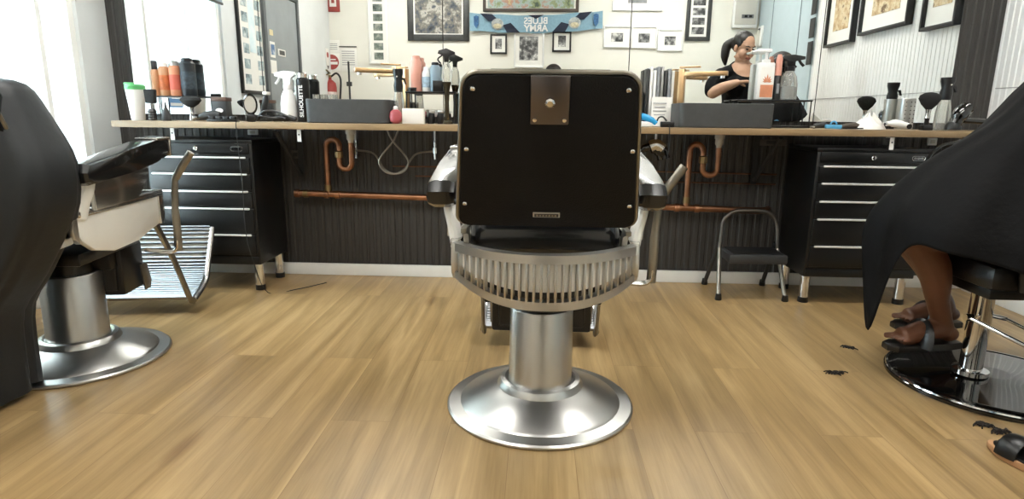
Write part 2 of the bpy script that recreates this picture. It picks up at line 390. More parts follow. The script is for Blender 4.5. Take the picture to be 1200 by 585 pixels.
# outside: pavement, a pale facade across the street and a street tree
struct(bx('ground_outside', (-8.5, 3, -.1), (12, 24, .1), mat('pavement', '#b9b7b2', .8, 0, .1, 3)))
fb = thing('street_building', 'pale rendered building across the street seen through the shop window', 'building', (-11, 4, -.05))
bx('facade', (0, 0, 2.5), (1, 16, 5), mat('pale_render', '#cfd2d0', .8), fb)
for yy in (-5, -1, 3): bx('shop_window', (.51, yy, 1.4), (.04, 2.2, 1.8), mat('pale_window', '#8fb0c0', .1), fb, .01)
tr = thing('street_tree', 'slim green street tree outside the shop window', 'tree', (-7.2, 5.2, -.05))
MB().tube([(0, 0, 0), (.05, 0, 1.2), (0, .05, 2.4)], [.1, .08, .06]).build('trunk', mat('bark', '#6b5a48', .9), tr)
mb = MB()
for k in range(60):
    a, b_, r_ = random.random()*2*PI, random.uniform(-1, 1), random.uniform(.5, 1.1); q = math.sqrt(1-b_*b_)
    ell(mb, (r_*q*math.cos(a), r_*q*math.sin(a), 2.9+r_*b_), (random.uniform(.12, .26),)*2+(.12,), (a, b_, 0), 8)
mb.build('crown', mat('foliage', '#7f9a64', .8, 0, .3), tr)
# door on the left wall behind (seen in mirror) and pale blue door on the right
def local_wall(px, py, side):            # mirror pixel -> point on a side wall in the room
    p = atx(px, py, XL if side == 'L' else XR); return Vector((p.x, 2*YM-p.y, p.z))
dr = struct(MB().box((XL+.012, 1.08, 1.0), (.03, .72, 2.0), bev=.003).build('door_1', greydoor))
mb = MB().box((XL+.018, .695, 1.02), (.045, .05, 2.06)).box((XL+.018, 1.465, 1.02), (.045, .05, 2.06)).box((XL+.018, 1.08, 2.03), (.045, .82, .05)); mb.build('door_frame', mat('door_frame_grey', '#5d6163', .6), dr)
MB().cyl((XL+.03, .78, 1.0), (XL+.07, .78, 1.0), .012).cyl((XL+.07, .78, 1.0), (XL+.07, .9, 1.0), .009).build('door_handle', chrome, dr)
def flat_notice(name, label, cat, px0, py0, px1, py1, side, m, group=None, dark=None):
    a, b = local_wall(px0, py0, side), local_wall(px1, py1, side); xw = XL+.031 if side == 'L' else XR-.012
    t = thing(name, label, cat, (xw, (a.y+b.y)/2, (a.z+b.z)/2), PI/2 if side == 'L' else -PI/2, group)
    w_, h_ = abs(a.y-b.y), abs(a.z-b.z)
    MB().box((0, 0, 0), (w_, .003, h_)).build('sheet', m, t)
    if dark: MB().box((0, -.002, 0), (w_*.74, .002, h_*.66)).build('print', dark, t)
    return t
flat_notice('paper_note', 'small yellow note stuck high on the grey door', 'note', 311.5, 34, 316, 42, 'L', mat('yellow_paper', '#d8c9a0', .7))
flat_notice('poster', 'blue poster with pale patches on the grey door', 'poster', 312, 48, 319, 68, 'L', paper, dark=printmat('blue_print', ['#2d4a78', '#5f7fa8', '#d8dfe6'], 14))
flat_notice('paper_notice', 'white sheet stuck low on the grey door', 'notice', 313, 70, 321, 87, 'L', paper)
flat_notice('framed_notice', 'dark plaque with white border on the grey door', 'sign', 322, 57, 331, 67, 'L', paper, dark=greyframe)

rd = struct(MB().box((XR-.006, .42, 1.28), (.02, 1.46, 2.56), bev=.003).build('door_2', bluedoor))
MB().box((XR-.018, .1, 1.28), (.006, .006, 2.54)).box((XR-.018, .82, 1.28), (.006, .006, 2.54)).build('panel_seam', mat('seam_dark', '#6f7c82', .6), rd)
# ------------------------------------------------------------------ mirrors
edges = [-2.30, -1.55, -.529, .491, 1.512, 2.222]
places = ['leftmost, beside the shop window', 'second from the left, above the left basin', 'middle one, behind the central barber chair',
          'fourth, above the right basin', 'rightmost, beside the white corrugated wall']
for i in range(5):
    x0, x1 = edges[i]+.0022, edges[i+1]-.0022
    t = thing('wall_mirror', 'tall frameless wall mirror, '+places[i], 'mirror', ((x0+x1)/2, YM, .935), 0, 'mirror panels along the counter wall')
    MB().box((0, .004, .785), (x1-x0, .008, 1.57)).build('mirror_glass', mirrorm, t, smooth=False)
    bx('backing_board', (0, .0135, .785), (x1-x0-.004, .010, 1.56), dgrey, t)
# ------------------------------------------------------------------ frames on the opposite wall
def picture(label, cat, centre, wh, wall, fw, fm, windows, fd=.025, matm=None, group=None, name='picture_frame'):
    rz = {'B': PI, 'L': PI/2, 'R': -PI/2}[wall]
    t = thing(name, label, cat, centre, rz, group); W, Hh = wh
    mb = MB()
    for sx in (-1, 1): mb.box((sx*(W/2-fw/2), -fd/2, 0), (fw, fd, Hh), bev=min(.004, fw*.3))
    for sz in (-1, 1): mb.box((0, -fd/2, sz*(Hh/2-fw/2)), (W-.001, fd*.98, fw), bev=min(.004, fw*.3))
    mb.build('frame', fm, t)
    bx('mount', (0, -fd*.25, 0), (W-fw*1.6, fd*.4, Hh-fw*1.6), matm or paper, t)
    for (u0, v0, u1, v1, pm) in windows:          # fractions of the inner opening
        iw, ih = W-2*fw, Hh-2*fw
        MB().box((-iw/2+(u0+u1)/2*iw, -fd*.46-.001, -ih/2+(v0+v1)/2*ih), ((u1-u0)*iw, .003, (v1-v0)*ih)).build('picture', pm, t)
    return t
def back(px, py):
    p = at(px, py, 2*YM-YB); return Vector((p.x, YB, p.z))
def back_frame(label, px0, py0, px1, py1, fwpx, fm, windows, top=None, matm=None, name='picture_frame', group=None):
    a, b = back(px0, py1), back(px1, py1); zt = back((px0+px1)/2, py0).z if top is None else top
    zb = (a.z+b.z)/2; sc = (b.x-a.x)/(px1-px0)
    return picture(label, 'picture', ((a.x+b.x)/2, YB+.001, (zt+zb)/2), (b.x-a.x, zt-zb), 'B', fwpx*sc, fm, windows, matm=matm, name=name, group=group)
bw = lambda i: printmat('black_and_white_photo_%d' % i, ['#151515', '#4a4a4a', '#8d8d8b', '#dedcd6'], 16, 6, i)
colp = lambda i: printmat('team_photo_%d' % i, ['#23262a', '#4c535b', '#77736b', '#b4b0a6', '#454c56'], 9, 6, i)
sepia = lambda i: printmat('sepia_print_%d' % i, ['#8a6a42', '#bda077', '#d8c6a2', '#6b4f30'], 15, 7, i)
# framed montage strips
strip = [(.2, .03+.123*i, .8, .03+.123*i+.09, printmat('strip_%d' % i, ['#3c4640', '#6f7a72', '#a5a79c'], 14, 4, i)) for i in range(8)]
back_frame('tall narrow white frame holding a column of small photographs', 433.5, -60, 456, 75, 2.3, trimw, strip, top=2.42)
back_frame('large charcoal framed team photograph on the white wall, seen in the mirror', 478.5, 0, 550, 48, 7, greyframe, [(.03, .03, .97, .97, colp(1))], top=2.3)
back_frame('framed colour print hanging just above the blue scarf', 566, 0, 678, 14, 3.5, mat('brown_frame', '#4b4038', .5), [(.02, .02, .98, .98, printmat('green_print', ['#47584a', '#8f9a70', '#a5b7b4', '#b88a78', '#c8b98a'], 7, 4, 3))], top=2.4)
back_frame('small black framed photo under the left end of the blue scarf', 574.5, 40, 594, 63.5, 2, blackwood, [(.26, .2, .74, .82, bw(1))], name='photo_frame', group='small framed photos under the scarf')
back_frame('white framed black and white photo under the middle of the scarf', 602, 36, 637, 79.5, 2, white, [(.16, .17, .86, .88, bw(2))], name='photo_frame')
back_frame('small black framed photo under the right half of the blue scarf', 647, 37, 669, 61, 2, blackwood, [(.24, .2, .74, .86, bw(3))], name='photo_frame', group='small framed photos under the scarf')
for i, (x0, y0, x1, y1, lb) in enumerate(((706.5, 30.5, 738.5, 56, 'leftmost'), (739, 31, 769, 57, 'middle'), (769.5, 34.5, 799, 60, 'rightmost'))):
    back_frame('white framed small photo, %s of the row of three' % lb, x0, y0, x1, y1, 1.6, white, [(.26, .24, .74, .7, bw(5+i))], name='photo_frame', group='row of three white framed photos')
back_frame('wide white frame with pale print above the row of three photos', 717, -30, 776, 13, 2, white, [(.3, .3, .7, .8, greypaper)], top=2.36)
back_frame('tall charcoal frame with a column of black and white photos', 802, -60, 831, 48, 4.5, greyframe, [(.14, .05+.19*i, .86, .05+.19*i+.14, bw(10+i)) for i in range(5)], top=2.42)
# left wall frame in mirror (px 275-312)
a, b = local_wall(283, 104, 'L'), local_wall(313, 107, 'L')
picture('tall black frame with two columns of small photos on the window-side wall', 'picture', (XL+.001, (a.y+b.y)/2, (1.10+2.2)/2), (abs(a.y-b.y)+.03, 1.10), 'L', .028, blackwood,
        [(u, .05+.118*i, u+.22, .05+.118*i+.075, printmat('mini_%d' % (i % 4), ['#5a6a70', '#9fb0b4', '#d4dcdc'], 16, 4, i)) for i in range(8) for u in (.12, .66)] + [(.38, .3, .62, .97, printmat('pale_column', ['#b8d4dc', '#dcecf0', '#f0f4f4'], 5))])
# right wall frames (seen in the mirror)
for (pa, pb, top, lb, k) in (((971, 55), (1003, 51), 2.15, 'black framed sepia print on the white ribbed wall, farthest from the mirror', 1),
                      ((1012, 40), (1070, 31), 2.2, 'black framed sepia print, middle one on the white ribbed wall', 2),
                      ((1085, 39), (1128, 27), 2.2, 'black framed dark sepia print on the ribbed wall, nearest the mirror', 3)):
    a, b = local_wall(*pa, 'R'), local_wall(*pb, 'R'); zb = (a.z+b.z)/2
    picture(lb, 'picture', (XR-.006, (a.y+b.y)/2, (zb+top)/2), (abs(a.y-b.y), top-zb), 'R', .022, blackwood, [(.2, .17, .8, .9, sepia(k))], fd=.045, group='framed sepia prints on the right wall')
for i, (z0, z1) in enumerate(((1.86, 2.05), (1.66, 1.83), (1.43, 1.63))):
    t = thing('door_plaque', 'dark rectangular plaque on the pale blue door, %s of the three' % ['top', 'middle', 'bottom'][i], 'sign', (XR-.017, 1.12, (z0+z1)/2), -PI/2, 'dark plaques on the pale blue door')
    bx('plate', (0, -.004, 0), (.10, .008, z1-z0), dgrey, t, .002); bx('plate_face', (0, -.009, 0), (.085, .002, z1-z0-.02), blackwood, t)
# scarf
def scarf():
    a, b = back(551, 30), back(706, 20); W = b.x-a.x; hgt = .19
    t = thing('football_scarf', 'sky blue football scarf with navy patches and white lettering', 'scarf', ((a.x+b.x)/2, YB+.045, (a.z+b.z)/2+.0), PI)
    t.rotation_euler = (0, math.radians(1.2), PI)
    wv = lambda u: .006*math.sin(u*17)+.004*math.sin(u*31)
    sag = lambda u: -.035*math.sin(u*PI)
    MB().grid(lambda u, v: ((u-.5)*W, wv(u), (v-.5)*hgt+sag(u)+.004*math.sin(u*23+v*3)), 60, 4, .006).build('knit', scarfb, t)
    def patch(poly, m, nm, d=.012): 
        mb = MB(); mb.prism([(x*W, z*hgt+sag(x+.5)) for x, z in poly], 'y', (-d-.002, -d+.003)); mb.build(nm, m, t)
    patch([(-.42, .5), (-.33, .5), (-.27, .12), (-.36, .1)], navy, 'navy_patch'); patch([(.42, .5), (.33, .5), (.27, .12), (.36, .1)], navy, 'navy_patch')
    patch([(-.25, -.1), (-.19, .05), (-.12, -.5), (-.22, -.5)], navy, 'navy_patch'); patch([(.25, -.1), (.19, .05), (.12, -.5), (.22, -.5)], navy, 'navy_patch')
    patch([(-.06, .5), (.06, .5), (0, .28)], navy, 'navy_patch')
    for sx in (-1, 1):
        x = sx*.29*W; z0 = sag(.5+sx*.29)
        MB().lathe([(.062, 0), (.062, .004), (0, .005)], 24, (x, -.012, z0-.01), (PI/2, 0, 0), sx=1.1).build('round_emblem', mat('emblem_grey', '#a8adab', .8, 0, .35, 30), t)
        MB().lathe([(.04, 0), (.04, .004), (0, .005)], 8, (x, -.017, z0-.03), (PI/2, 0, 0), sx=1.2, sy=.7).build('emblem_centre', mat('emblem_buff', '#c9bfa0', .8, 0, .3, 40), t)
        x = sx*.45*W; z0 = sag(.5+sx*.45)
        MB().prism([(x-.028, z0+.06), (x, z0+.072), (x+.028, z0+.06), (x+.026, z0-.03), (x, z0-.07), (x-.026, z0-.03)], 'y', (-.014, -.009)).build('shield_crest', mat('crest_blue', '#3a628c', .8, 0, .3, 50), t)
    text('lettering', 'BLUES', .10, white, t, (0.0, -.0125, .03-.035), bold=.002); text('lettering', 'ARMY', .10, white, t, (0.0, -.0125, -.05-.035), bold=.003)
    return t
scarf()
# electric box, intercom, exit sign etc.
p = back(872, 17)
t = thing('fuse_box', 'white wall-mounted fuse box with small dark switches window', 'fuse box', (p.x, YB+.001, p.z+.03), PI)
bx('cabinet', (0, -.03, 0), (.27, .06, .36), white, t, .008); bx('cover', (0, -.064, .01), (.235, .01, .31), offwhite, t, .004)
bx('switch_window', (-.02, -.071, -.06), (.13, .004, .04), mat('switch_grey', '#77797a', .4), t); bx('switch', (.0, -.074, -.06), (.03, .006, .025), blk, t); bx('switch', (-.05, -.074, -.06), (.03, .006, .025), blk, t)
t = thing('dark_picture', 'small dark framed picture behind the woman by the fuse box', 'picture', (2.30, YB+.001, 1.77), PI)
bx('frame', (0, -.012, 0), (.13, .024, .16), blackwood, t, .004); bx('picture', (.0, -.025, 0), (.09, .003, .12), bw(20), t)
q = local_wall(901, 47, 'R')
t = thing('intercom', 'white wall intercom handset with small dark screen', 'intercom', (XR-.003, -.20, 1.83), -PI/2)
bx('casing', (0, -.02, 0), (.12, .04, .22), white, t, .01); bx('screen', (.0, -.042, .06), (.07, .004, .05), dgrey, t, .002); bx('handset', (-.02, -.05, -.02), (.03, .03, .17), offwhite, t, .01)
def signplate(nm, label, cat, px0, py0, px1, py1, m, top=None):
    a, b = back(px0, py1), back(px1, py0); z1 = top or b.z
    t = thing(nm, label, cat, ((a.x+b.x)/2, YB+.001, (a.z+z1)/2), PI); W, Hh = b.x-a.x, z1-a.z
    bx('plate', (0, -.003, 0), (W, .006, Hh), m, t, .001); return t, W, Hh
t, W, Hh = signplate('exit_sign', 'red and white fire sign high on the far wall', 'sign', 383, 0, 398, 14, redsign, 2.3)
bx('white_panel', (0, -.007, .02), (W*.5, .002, Hh*.66), paper, t); bx('red_panel', (0, -.0085, .03), (W*.22, .002, Hh*.4), redsign, t)
t, W, Hh = signplate('wall_notice', 'upper white notice above the round red sign', 'notice', 380, 47, 398, 62, paper)
for k in range(4): bx('printed_line', (0, -.007, Hh*(.2-.14*k)), (W*.7, .001, .006), greypaper, t)
t, W, Hh = signplate('round_sign', 'white sign with a red disc crossed by a white bar', 'sign', 380, 62.5, 398, 83, paper)
MB().lathe([(.085, 0), (.085, .002)], 32, (0, -.007, 0), (PI/2, 0, 0)).build('red_disc', redsign, t); bx('white_bar', (0, -.0105, -.012), (.14, .002, .03), paper, t)
bx('white_bar', (0, -.0105, .028), (.10, .002, .012), paper, t)
t, W, Hh = signplate('wall_notice', 'white printed notice on a dark rail beside the round red sign', 'notice', 399, 55, 418, 84, paper)
bx('top_rail', (0, -.008, Hh/2), (W, .012, .012), greyframe, t)
for k in range(7): bx('printed_line', (0, -.007, Hh*(.32-.09*k)), (W*.74, .001, .007), greypaper, t)
q = local_wall(367, 67, 'L')
t = thing('fire_tag', 'small upright white tag with red symbol and dark arrow', 'sign', (XL+.003, -.22, 1.55), PI/2)
bx('plate', (0, -.002, 0), (.10, .004, .24), paper, t, .001); MB().lathe([(.03, 0), (.03, .003)], 20, (0, -.005, .05), (PI/2, 0, 0)).build('red_symbol', redsign, t)
MB().prism([(-.03, -.07), (.03, -.07), (0, -.11)], 'y', (-.007, -.004)).build('arrow', dgrey, t)
q = back(388, 100)
t = thing('fire_extinguisher', 'red fire extinguisher with white label and black hose', 'fire extinguisher', (q.x+.02, YB+.095, .90), PI)
MB().lathe([(0, 0), (.06, 0), (.072, .015), (.075, .05), (.075, .34), (.066, .39), (.035, .42), (.02, .43), (.02, .45)], 28).build('cylinder', red, t)
MB().lathe([(.0765, 0), (.0765, .13)], 28, (0, 0, .16), cap=False).build('label', mat('extinguisher_label', '#d9c9c2', .5, 0, .25, 40), t)
MB().box((0, -.0, .465), (.04, .03, .03), bev=.004).box((0, -.05, .49), (.024, .11, .008), (.25, 0, 0)).box((0, -.05, .515), (.024, .12, .008), (-.25, 0, 0)).build('valve_handle', brassfit, t)
MB().tube(smoothpath([(-.02, 0, .465), (-.08, 0, .50), (-.125, 0, .44), (-.12, 0, .3), (-.10, 0, .12)]), .011).build('hose', blk, t)
bx('bracket', (0, .08, .2), (.06, .03, .2), dgrey, t)
p = back(413, 92)
t = thing('coat_stand', 'thin dark pole with a small clamp standing by the notices', 'stand', (p.x, YB+.13, 0), PI)
MB().cyl((0, 0, .01), (0, 0, 1.53), .011).build('pole', dgrey, t); MB().lathe([(.12, 0), (.12, .012), (.02, .02), (0, .02)], 28).build('base', dgrey, t)
MB().box((0, 0, 1.28), (.06, .03, .05), bev=.005).build('clamp', dgrey, t)
# ceiling lamps
for i, (x, y) in enumerate(((-1.3, .55), (1.3, .55), (-1.3, 2.2), (1.3, 2.2))):
    t = thing('ceiling_light', 'flush rectangular ceiling light panel', 'light', (x, y, ZC-.002), 0, 'ceiling light panels')
    bx('housing', (0, 0, -.02), (1.24, .34, .04), trimw, t, .006)
    bx('diffuser', (0, 0, -.046), (1.16, .28, .01), MATS.get('lamp_glow') or emis('lamp_glow', '#fffdf8', 11), t)

# ------------------------------------------------------------------ counter
ct = thing('worktop', 'long oak worktop running along the mirrors', 'counter', (0, 0, .868))
bx('slab', (.135, 3.285, .016), (4.60, .41, .032), wood, ct, .003)
CZ = .9005
for x, lb in ((-1.36, 'left of the left basin'), (.10, 'behind the central chair'), (1.22, 'right of the right basin')):
    t = thing('shelf_bracket', 'dark diagonal steel bracket under the worktop, '+lb, 'bracket', (x, 3.50, .866), 0, 'diagonal brackets under the worktop')
    MB().box((0, -.18, -.004), (.03, .36, .006)).build('arm', dgrey, t); MB().box((0, -.0, -.14), (.03, .006, .28)).build('wall_plate', dgrey, t)
    MB().tube([(0, -.33, -.01), (0, -.01, -.26)], .011, 6).build('brace', dgrey, t)
for x, lb in ((at(202, 156, 3.1).x, 'above the left tool cabinet'), (at(1045, 168, 3.1).x, 'above the right tool cabinet'), (at(350, 150, 3.1).x, 'beside the left basin')):
    t = thing('angle_bracket', 'small white angle bracket '+lb, 'bracket', (x, 3.10, .866), 0, 'white angle brackets under the worktop')
    MB().box((0, 0, -.03), (.02, .003, .06)).box((0, .02, -.002), (.02, .04, .003)).build('plate', white, t); MB().lathe([(.004, 0), (.004, .003)], 12, (0, -.001, -.025), (PI/2, 0, 0)).build('screw', dgrey, t)

# ------------------------------------------------------------------ tool cabinets
def cabinet(x, lb, shift=0):
    t = thing('tool_cabinet', lb, 'tool cabinet', (x, 3.12, 0), 0, 'black tool cabinets under the worktop'); W, D = .56, .36
    bx('body', (0, D/2, .47), (W, D, .64), cabm, t, .006)
    bx('lid', (0, D/2-.004, .80), (W+.006, D, .02), cabm, t, .004)
    zs = [(.655, .055), (.595, .055), (.525, .075), (.435, .095), (.32, .125)]
    zs = [(.728, .062), (.645, .095), (.547, .09), (.455, .085), (.330, .155)]       # top edge trims
    tops = [.728, .642, .552, .462, .322]
    bx('top_panel', (0, -.006, .765), (W-.03, .012, .05), cabm, t, .003)
    bots = tops[1:]+[.205]
    for zt, zb in zip(tops, bots):
        d = bx('drawer', (0, -.006, (zt+zb)/2-.004), (W-.03, .014, zt-zb-.012), cabm, t, .003)
        MB().box((0, -.018, zt-.008), (W-.06, .012, .010), bev=.003).build('drawer_trim', alu, d)
    bx('plinth', (0, .002, .175), (W-.01, .012, .04), cabm, t, .003)
    for sx in (-1, 1):
        for yy in (.05, D-.05):
            l = MB().lathe([(.024, .03), (.024, .15)], 20, (sx*(W/2-.035), yy, 0)).build('leg', bright, t)
            MB().lathe([(.02, 0), (.026, .002), (.026, .03), (.02, .03)], 20, (sx*(W/2-.035), yy, 0)).build('rubber_foot', blk, l)
    MB().lathe([(.012, 0), (.012, .004), (.009, .008), (0, .009)], 20, (-.01, -.012, .765), (PI/2, 0, 0)).build('lock', bright, t)
    mb = MB()
    mb.tube(arc((.205+.02, -.0135, .765), .011, -90, 90, 6)+arc((.205-.02, -.0135, .765), .011, 90, 270, 6), .0012, 6, closed=True)
    for k in range(5): mb.box((.205-.018+.009*k, -.0135, .765), (.006, .002, .009-.002*(k % 2)))
    mb.build('badge', bright, t)
    return t
cabL = cabinet(-1.745, 'black five drawer tool cabinet with silver trims near the shop window')
cabR = copy_tree(cabL); cabR.location = (1.668, 3.12, 0)
cabR['label'] = 'black five drawer tool cabinet with silver trims beside the step stool'
# ------------------------------------------------------------------ plumbing
def fitting(x, y, z, r=.018): return MB().lathe([(r*.7, -.02), (r, -.018), (r, .018), (r*.7, .02)], 8, (x, y, z))
def waste(lb, xw, xu, xv, zrun):
    """basin waste: white nut, copper trap, riser and arch down to the horizontal run"""
    t = thing('waste_pipe', lb, 'pipe', (xw, 3.40, 0), 0, 'copper waste traps under the worktop'); u = xu-xw; v = xv-xw
    MB().lathe([(.026, .865), (.026, .84), (.022, .835), (.022, .81), (.016, .80), (.016, .79)], 24).build('basin_nut', offwhite, t)
    r = abs(u)/2
    MB().tube([(0, 0, .80), (0, 0, .69)]+arc((-r, 0, .68), r, 0, -180, 12)+[(u, 0, .72)], .016, 16).build('trap', copper, t)
    MB().lathe([(.02, .705), (.024, .71), (.024, .74), (.018, .745)], 8, (u, 0, 0)).build('trap_nut', brassfit, t)
    rr = abs(v-u)/2
    MB().tube([(u, .01, .74)]+[(u-rr+rr*math.cos(a), .01+.03*math.sin(a/2), .765+.04*math.sin(a)) for a in [PI*i/10 for i in range(11)]]+[(v, .04, .74), (v, .04, zrun)], .017, 16).build('riser', copper, t)
    MB().lathe([(.021, 0), (.021, .035)], 16, (v, .04, zrun+.03)).build('riser_collar', brassfit, t)
    return t
waste('copper waste trap and riser under the left basin', -1.035, -1.105, -1.19, .485)
waste('copper waste trap and riser under the right basin', .985, .905, .84, .45)
t = thing('copper_pipe', 'long horizontal copper pipe running along the dark wall', 'pipe', (-1.37, 3.44, .498))
z1 = -.055
MB().tube([(0, 0, 0), (.2, 0, -.002), (1.2, 0, -.022), (2.6, 0, z1), (2.66, 0.02, z1), (2.69, .07, z1)], .0185, 16).build('run', copper, t)
for xx in (.0, .05, .17, .235, 1.98, 2.03, 2.16, 2.27): 
    MB().lathe([(.021, -.014), (.0235, -.012), (.0235, .012), (.021, .014)], 16, (xx, 0, z1*xx/2.6), (0, PI/2, 0)).build('pipe_fitting', brassfit if xx in (.05, 1.98, 2.03) else copper, t)
for x, z in ((.5, .0), (2.4, .0)): MB().cyl((x, 0, z1*x/2.6), (x, .07, z1*x/2.6), .006).build('pipe_clip', brassfit, t)
def hoses(x0, lb):
    t = thing('water_hoses', lb, 'hoses', (x0, 3.46, 0))
    for s, nm in ((-1, 'tap_hose'), (1, 'tap_hose')):
        MB().tube(smoothpath([(s*.03, -.05, .86), (s*.0, -.05, .80), (-s*.08, -.05, .70), (-s*.06, -.05, .64), (0, -.05, .62), (s*.06, -.04, .65), (s*.12, -.02, .73), (s*.22, 0, .745)]), .0055, 8).build(nm, dullmetal, t)
        MB().cyl((s*.225, .0, .70), (s*.225, 0, .80), .008).lathe([(.014, 0), (.014, .03)], 8, (s*.225, -.0, .735)).cyl((s*.225, 0, .715), (s*.225, .06, .715), .008).build('stop_valve', bright, t)
        MB().cyl((s*.225, 0, .80), (s*.225, 0, .865), .005).build('valve_pipe', steel, t)
hoses(-.80, 'braided steel hoses and stop valves crossing under the left basin')
t = thing('water_pipe', 'pair of thin copper water pipes on the wall behind the central chair', 'pipe', (0, 3.512, 0))
MB().tube([(-.83, 0, .655), (-.1, 0, .655), (1.35, 0, .64)], .0045, 8).build('upper_pipe', mat('thin_copper', '#7a5a48', .45, 1, .2), t); MB().tube([(-.7, 0, .60), (1.35, 0, .585)], .0045, 8).build('lower_pipe', mat('thin_copper', '#7a5a48'), t)
def outlet(px, py, lb, m=dgrey, w=.05, h=.045, Y=3.515):
    p = at(px, py, Y); t = thing('wall_socket', lb, 'socket', (p.x, Y, p.z)); bx('plate', (0, -.006, 0), (w, .012, h), m, t, .003); bx('socket_face', (0, -.0135, 0), (w*.5, .003, h*.5), offwhite if m is white else dgrey, t, .001); return t
outlet(347, 181, 'grey wall socket under the worktop left of the copper trap', mat('socket_grey', '#55524d', .5))
outlet(905, 167, 'grey double wall socket under the right basin end', mat('socket_grey', '#55524d', .5), .15, .035)
outlet(297, 155, 'white wall socket above the left tool cabinet', white, .06, .03, 3.5)
outlet(1122, 168, 'white wall socket near the right end of the worktop', white, .05, .04, 3.3)
bpy.data.objects['wall_socket.003'].location.y = 3.515

# ------------------------------------------------------------------ basins and taps
def basin(x, w_, lb, rz=0):
    t = thing('wash_basin', lb, 'basin', (x, 3.22, CZ), rz); D, Hh, th = .24, .118, .02
    o = MB(); b = o.b
    r0 = [(-w_/2, -D/2), (w_/2, -D/2), (w_/2, D/2), (-w_/2, D/2)]
    def ring(inset, z, n=6, rad=.03):
        out = []
        for k, (cx_, cy_) in enumerate(((1, -1), (1, 1), (-1, 1), (-1, -1))):
            for i in range(n+1):
                a = -PI/2 + k*PI/2 + i/n*PI/2; rr = max(.004, rad-inset*.3)
                out.append(b.verts.new((cx_*(w_/2-inset-rr)+rr*math.cos(a), cy_*(D/2-inset-rr)+rr*math.sin(a), z)))
        return out
    rs = [ring(.006, 0), ring(.001, .004), ring(0, Hh-.003), ring(.003, Hh), ring(th-.003, Hh), ring(th, Hh-.004), ring(th+.01, .04), ring(th+.05, .022)]
    n = len(rs[0])
    for p_, q_ in zip(rs, rs[1:]):
        for i in range(n): b.faces.new((p_[i], p_[(i+1) % n], q_[(i+1) % n], q_[i]))
    b.faces.new(rs[0][::-1]); b.faces.new(rs[-1])
    o.build('bowl', stone, t)
    MB().lathe([(.022, .0225), (.022, .026), (.012, .027), (0, .027)], 20).build('drain', bright, t)
    return t
basin(-.957, .43, 'dark grey rectangular stone basin on the left of the worktop')
basin(.925, .46, 'dark grey rectangular stone basin in front of the woman in the mirror')
def tap(x, s, lb):
    t = thing('basin_tap', lb, 'tap', (x, 3.41, CZ), -s*math.radians(30), 'square gold basin taps')
    bx('post', (0, 0, .15), (.032, .032, .30), brass, t, .003)
    bx('spout', (s*.125, 0, .272), (.22, .030, .024), brass, t, .003)
    MB().cyl((s*.21, 0, .248), (s*.21, 0, .262), .011).build('nozzle', bright, t)
    bx('lever', (s*.04, 0, .308), (.11, .022, .008), brass, t, .002)
    bx('base_flange', (0, 0, .003), (.05, .05, .006), brass, t, .002)
    return t
tap(at(468, 140, 3.41).x, -1, 'square gold tap with long spout over the left basin')
tap(at(796, 140, 3.41).x, 1, 'square gold tap with long spout over the right basin')

# ------------------------------------------------------------------ counter items
SC = .00438*.985
def cx(px, Y=3.2): return at(px, 145, Y).x
def place(px, Y=3.2): return (cx(px, Y), Y, CZ)
def hpx(n, Y=3.2): return n*(.977*Y+.01)/716
def spray(name, lb, px, hp, Y, wpx=16, body=white, head=white, liquid=None, group=None, face=1, rz=0, narrow=1.0):
    t = thing(name, lb, 'bottle', place(px, Y), rz, group); h = hpx(hp, Y); r = hpx(wpx, Y)/2
    hb = h*.66
    MB().lathe([(0, 0), (r*.9, 0), (r, .004), (r*.98, hb*.55), (r*.8*narrow, hb*.8), (r*.5*narrow, hb*.95), (r*.42, hb)], 28).build('bottle', body, t)
    if liquid: MB().lathe([(0, .003), (r*.85, .003), (r*.9, hb*.3), (r*.9, hb*.45), (0, hb*.45)], 24).build('liquid', liquid, t)
    MB().lathe([(r*.55, hb-.004), (r*.55, hb+.018), (r*.4, hb+.022)], 20).build('collar', head, t)
    f = face; z = hb+.02; k = (h-z)
    MB().prism([(-f*r*.5, z), (f*r*.45, z), (f*r*.4, z+k*.45), (f*r*1.5, z+k*.6), (f*r*1.5, z+k*.85), (f*r*.3, z+k), (-f*r*.9, z+k*.95), (-f*r*1.1, z+k*.7), (-f*r*.5, z+k*.5)][::f], 'y', (-r*.35, r*.35), bev=.002).build('spray_head', head, t)
    MB().tube(smoothpath([(f*r*.9, 0, z+k*.6), (f*r*1.15, 0, z+k*.3), (f*r*1.5, 0, z+k*.05)]), [r*.16]*13, 8).build('trigger', head, t)
    return t
def mist_bottle(lb, px, hp, Y, wpx=15, body=None, m2=blk, group=None):      # tall tapered clear bottle with a black cuff sprayer
    t = thing('mist_sprayer', lb, 'bottle', place(px, Y), 0, group); h = hpx(hp, Y); r = hpx(wpx, Y)/2; body = body or clear
    MB().lathe([(0, 0), (r, 0), (r, .006), (r*.86, h*.4), (r*.66, h*.58), (r*.6, h*.6)], 28).build('bottle', body, t)
    MB().lathe([(r*.68, h*.58), (r*.78, h*.7), (r*.62, h*.8), (r*.85, h*.93), (r*.85, h), (0, h)], 28).build('sprayer_cuff', m2, t)
    MB().prism([(r*.3, h*.84), (r*1.1, h*.84), (r*1.35, h*.72), (r*1.15, h*.72), (r*.9, h*.8), (r*.3, h*.8)], 'y', (-.006, .006)).build('trigger', m2, t)
    MB().lathe([(.005, 0), (.004, .004)], 12, (0, -r*.8, h*.86), (PI/2, 0, 0)).build('nozzle', bright, t)
    return t
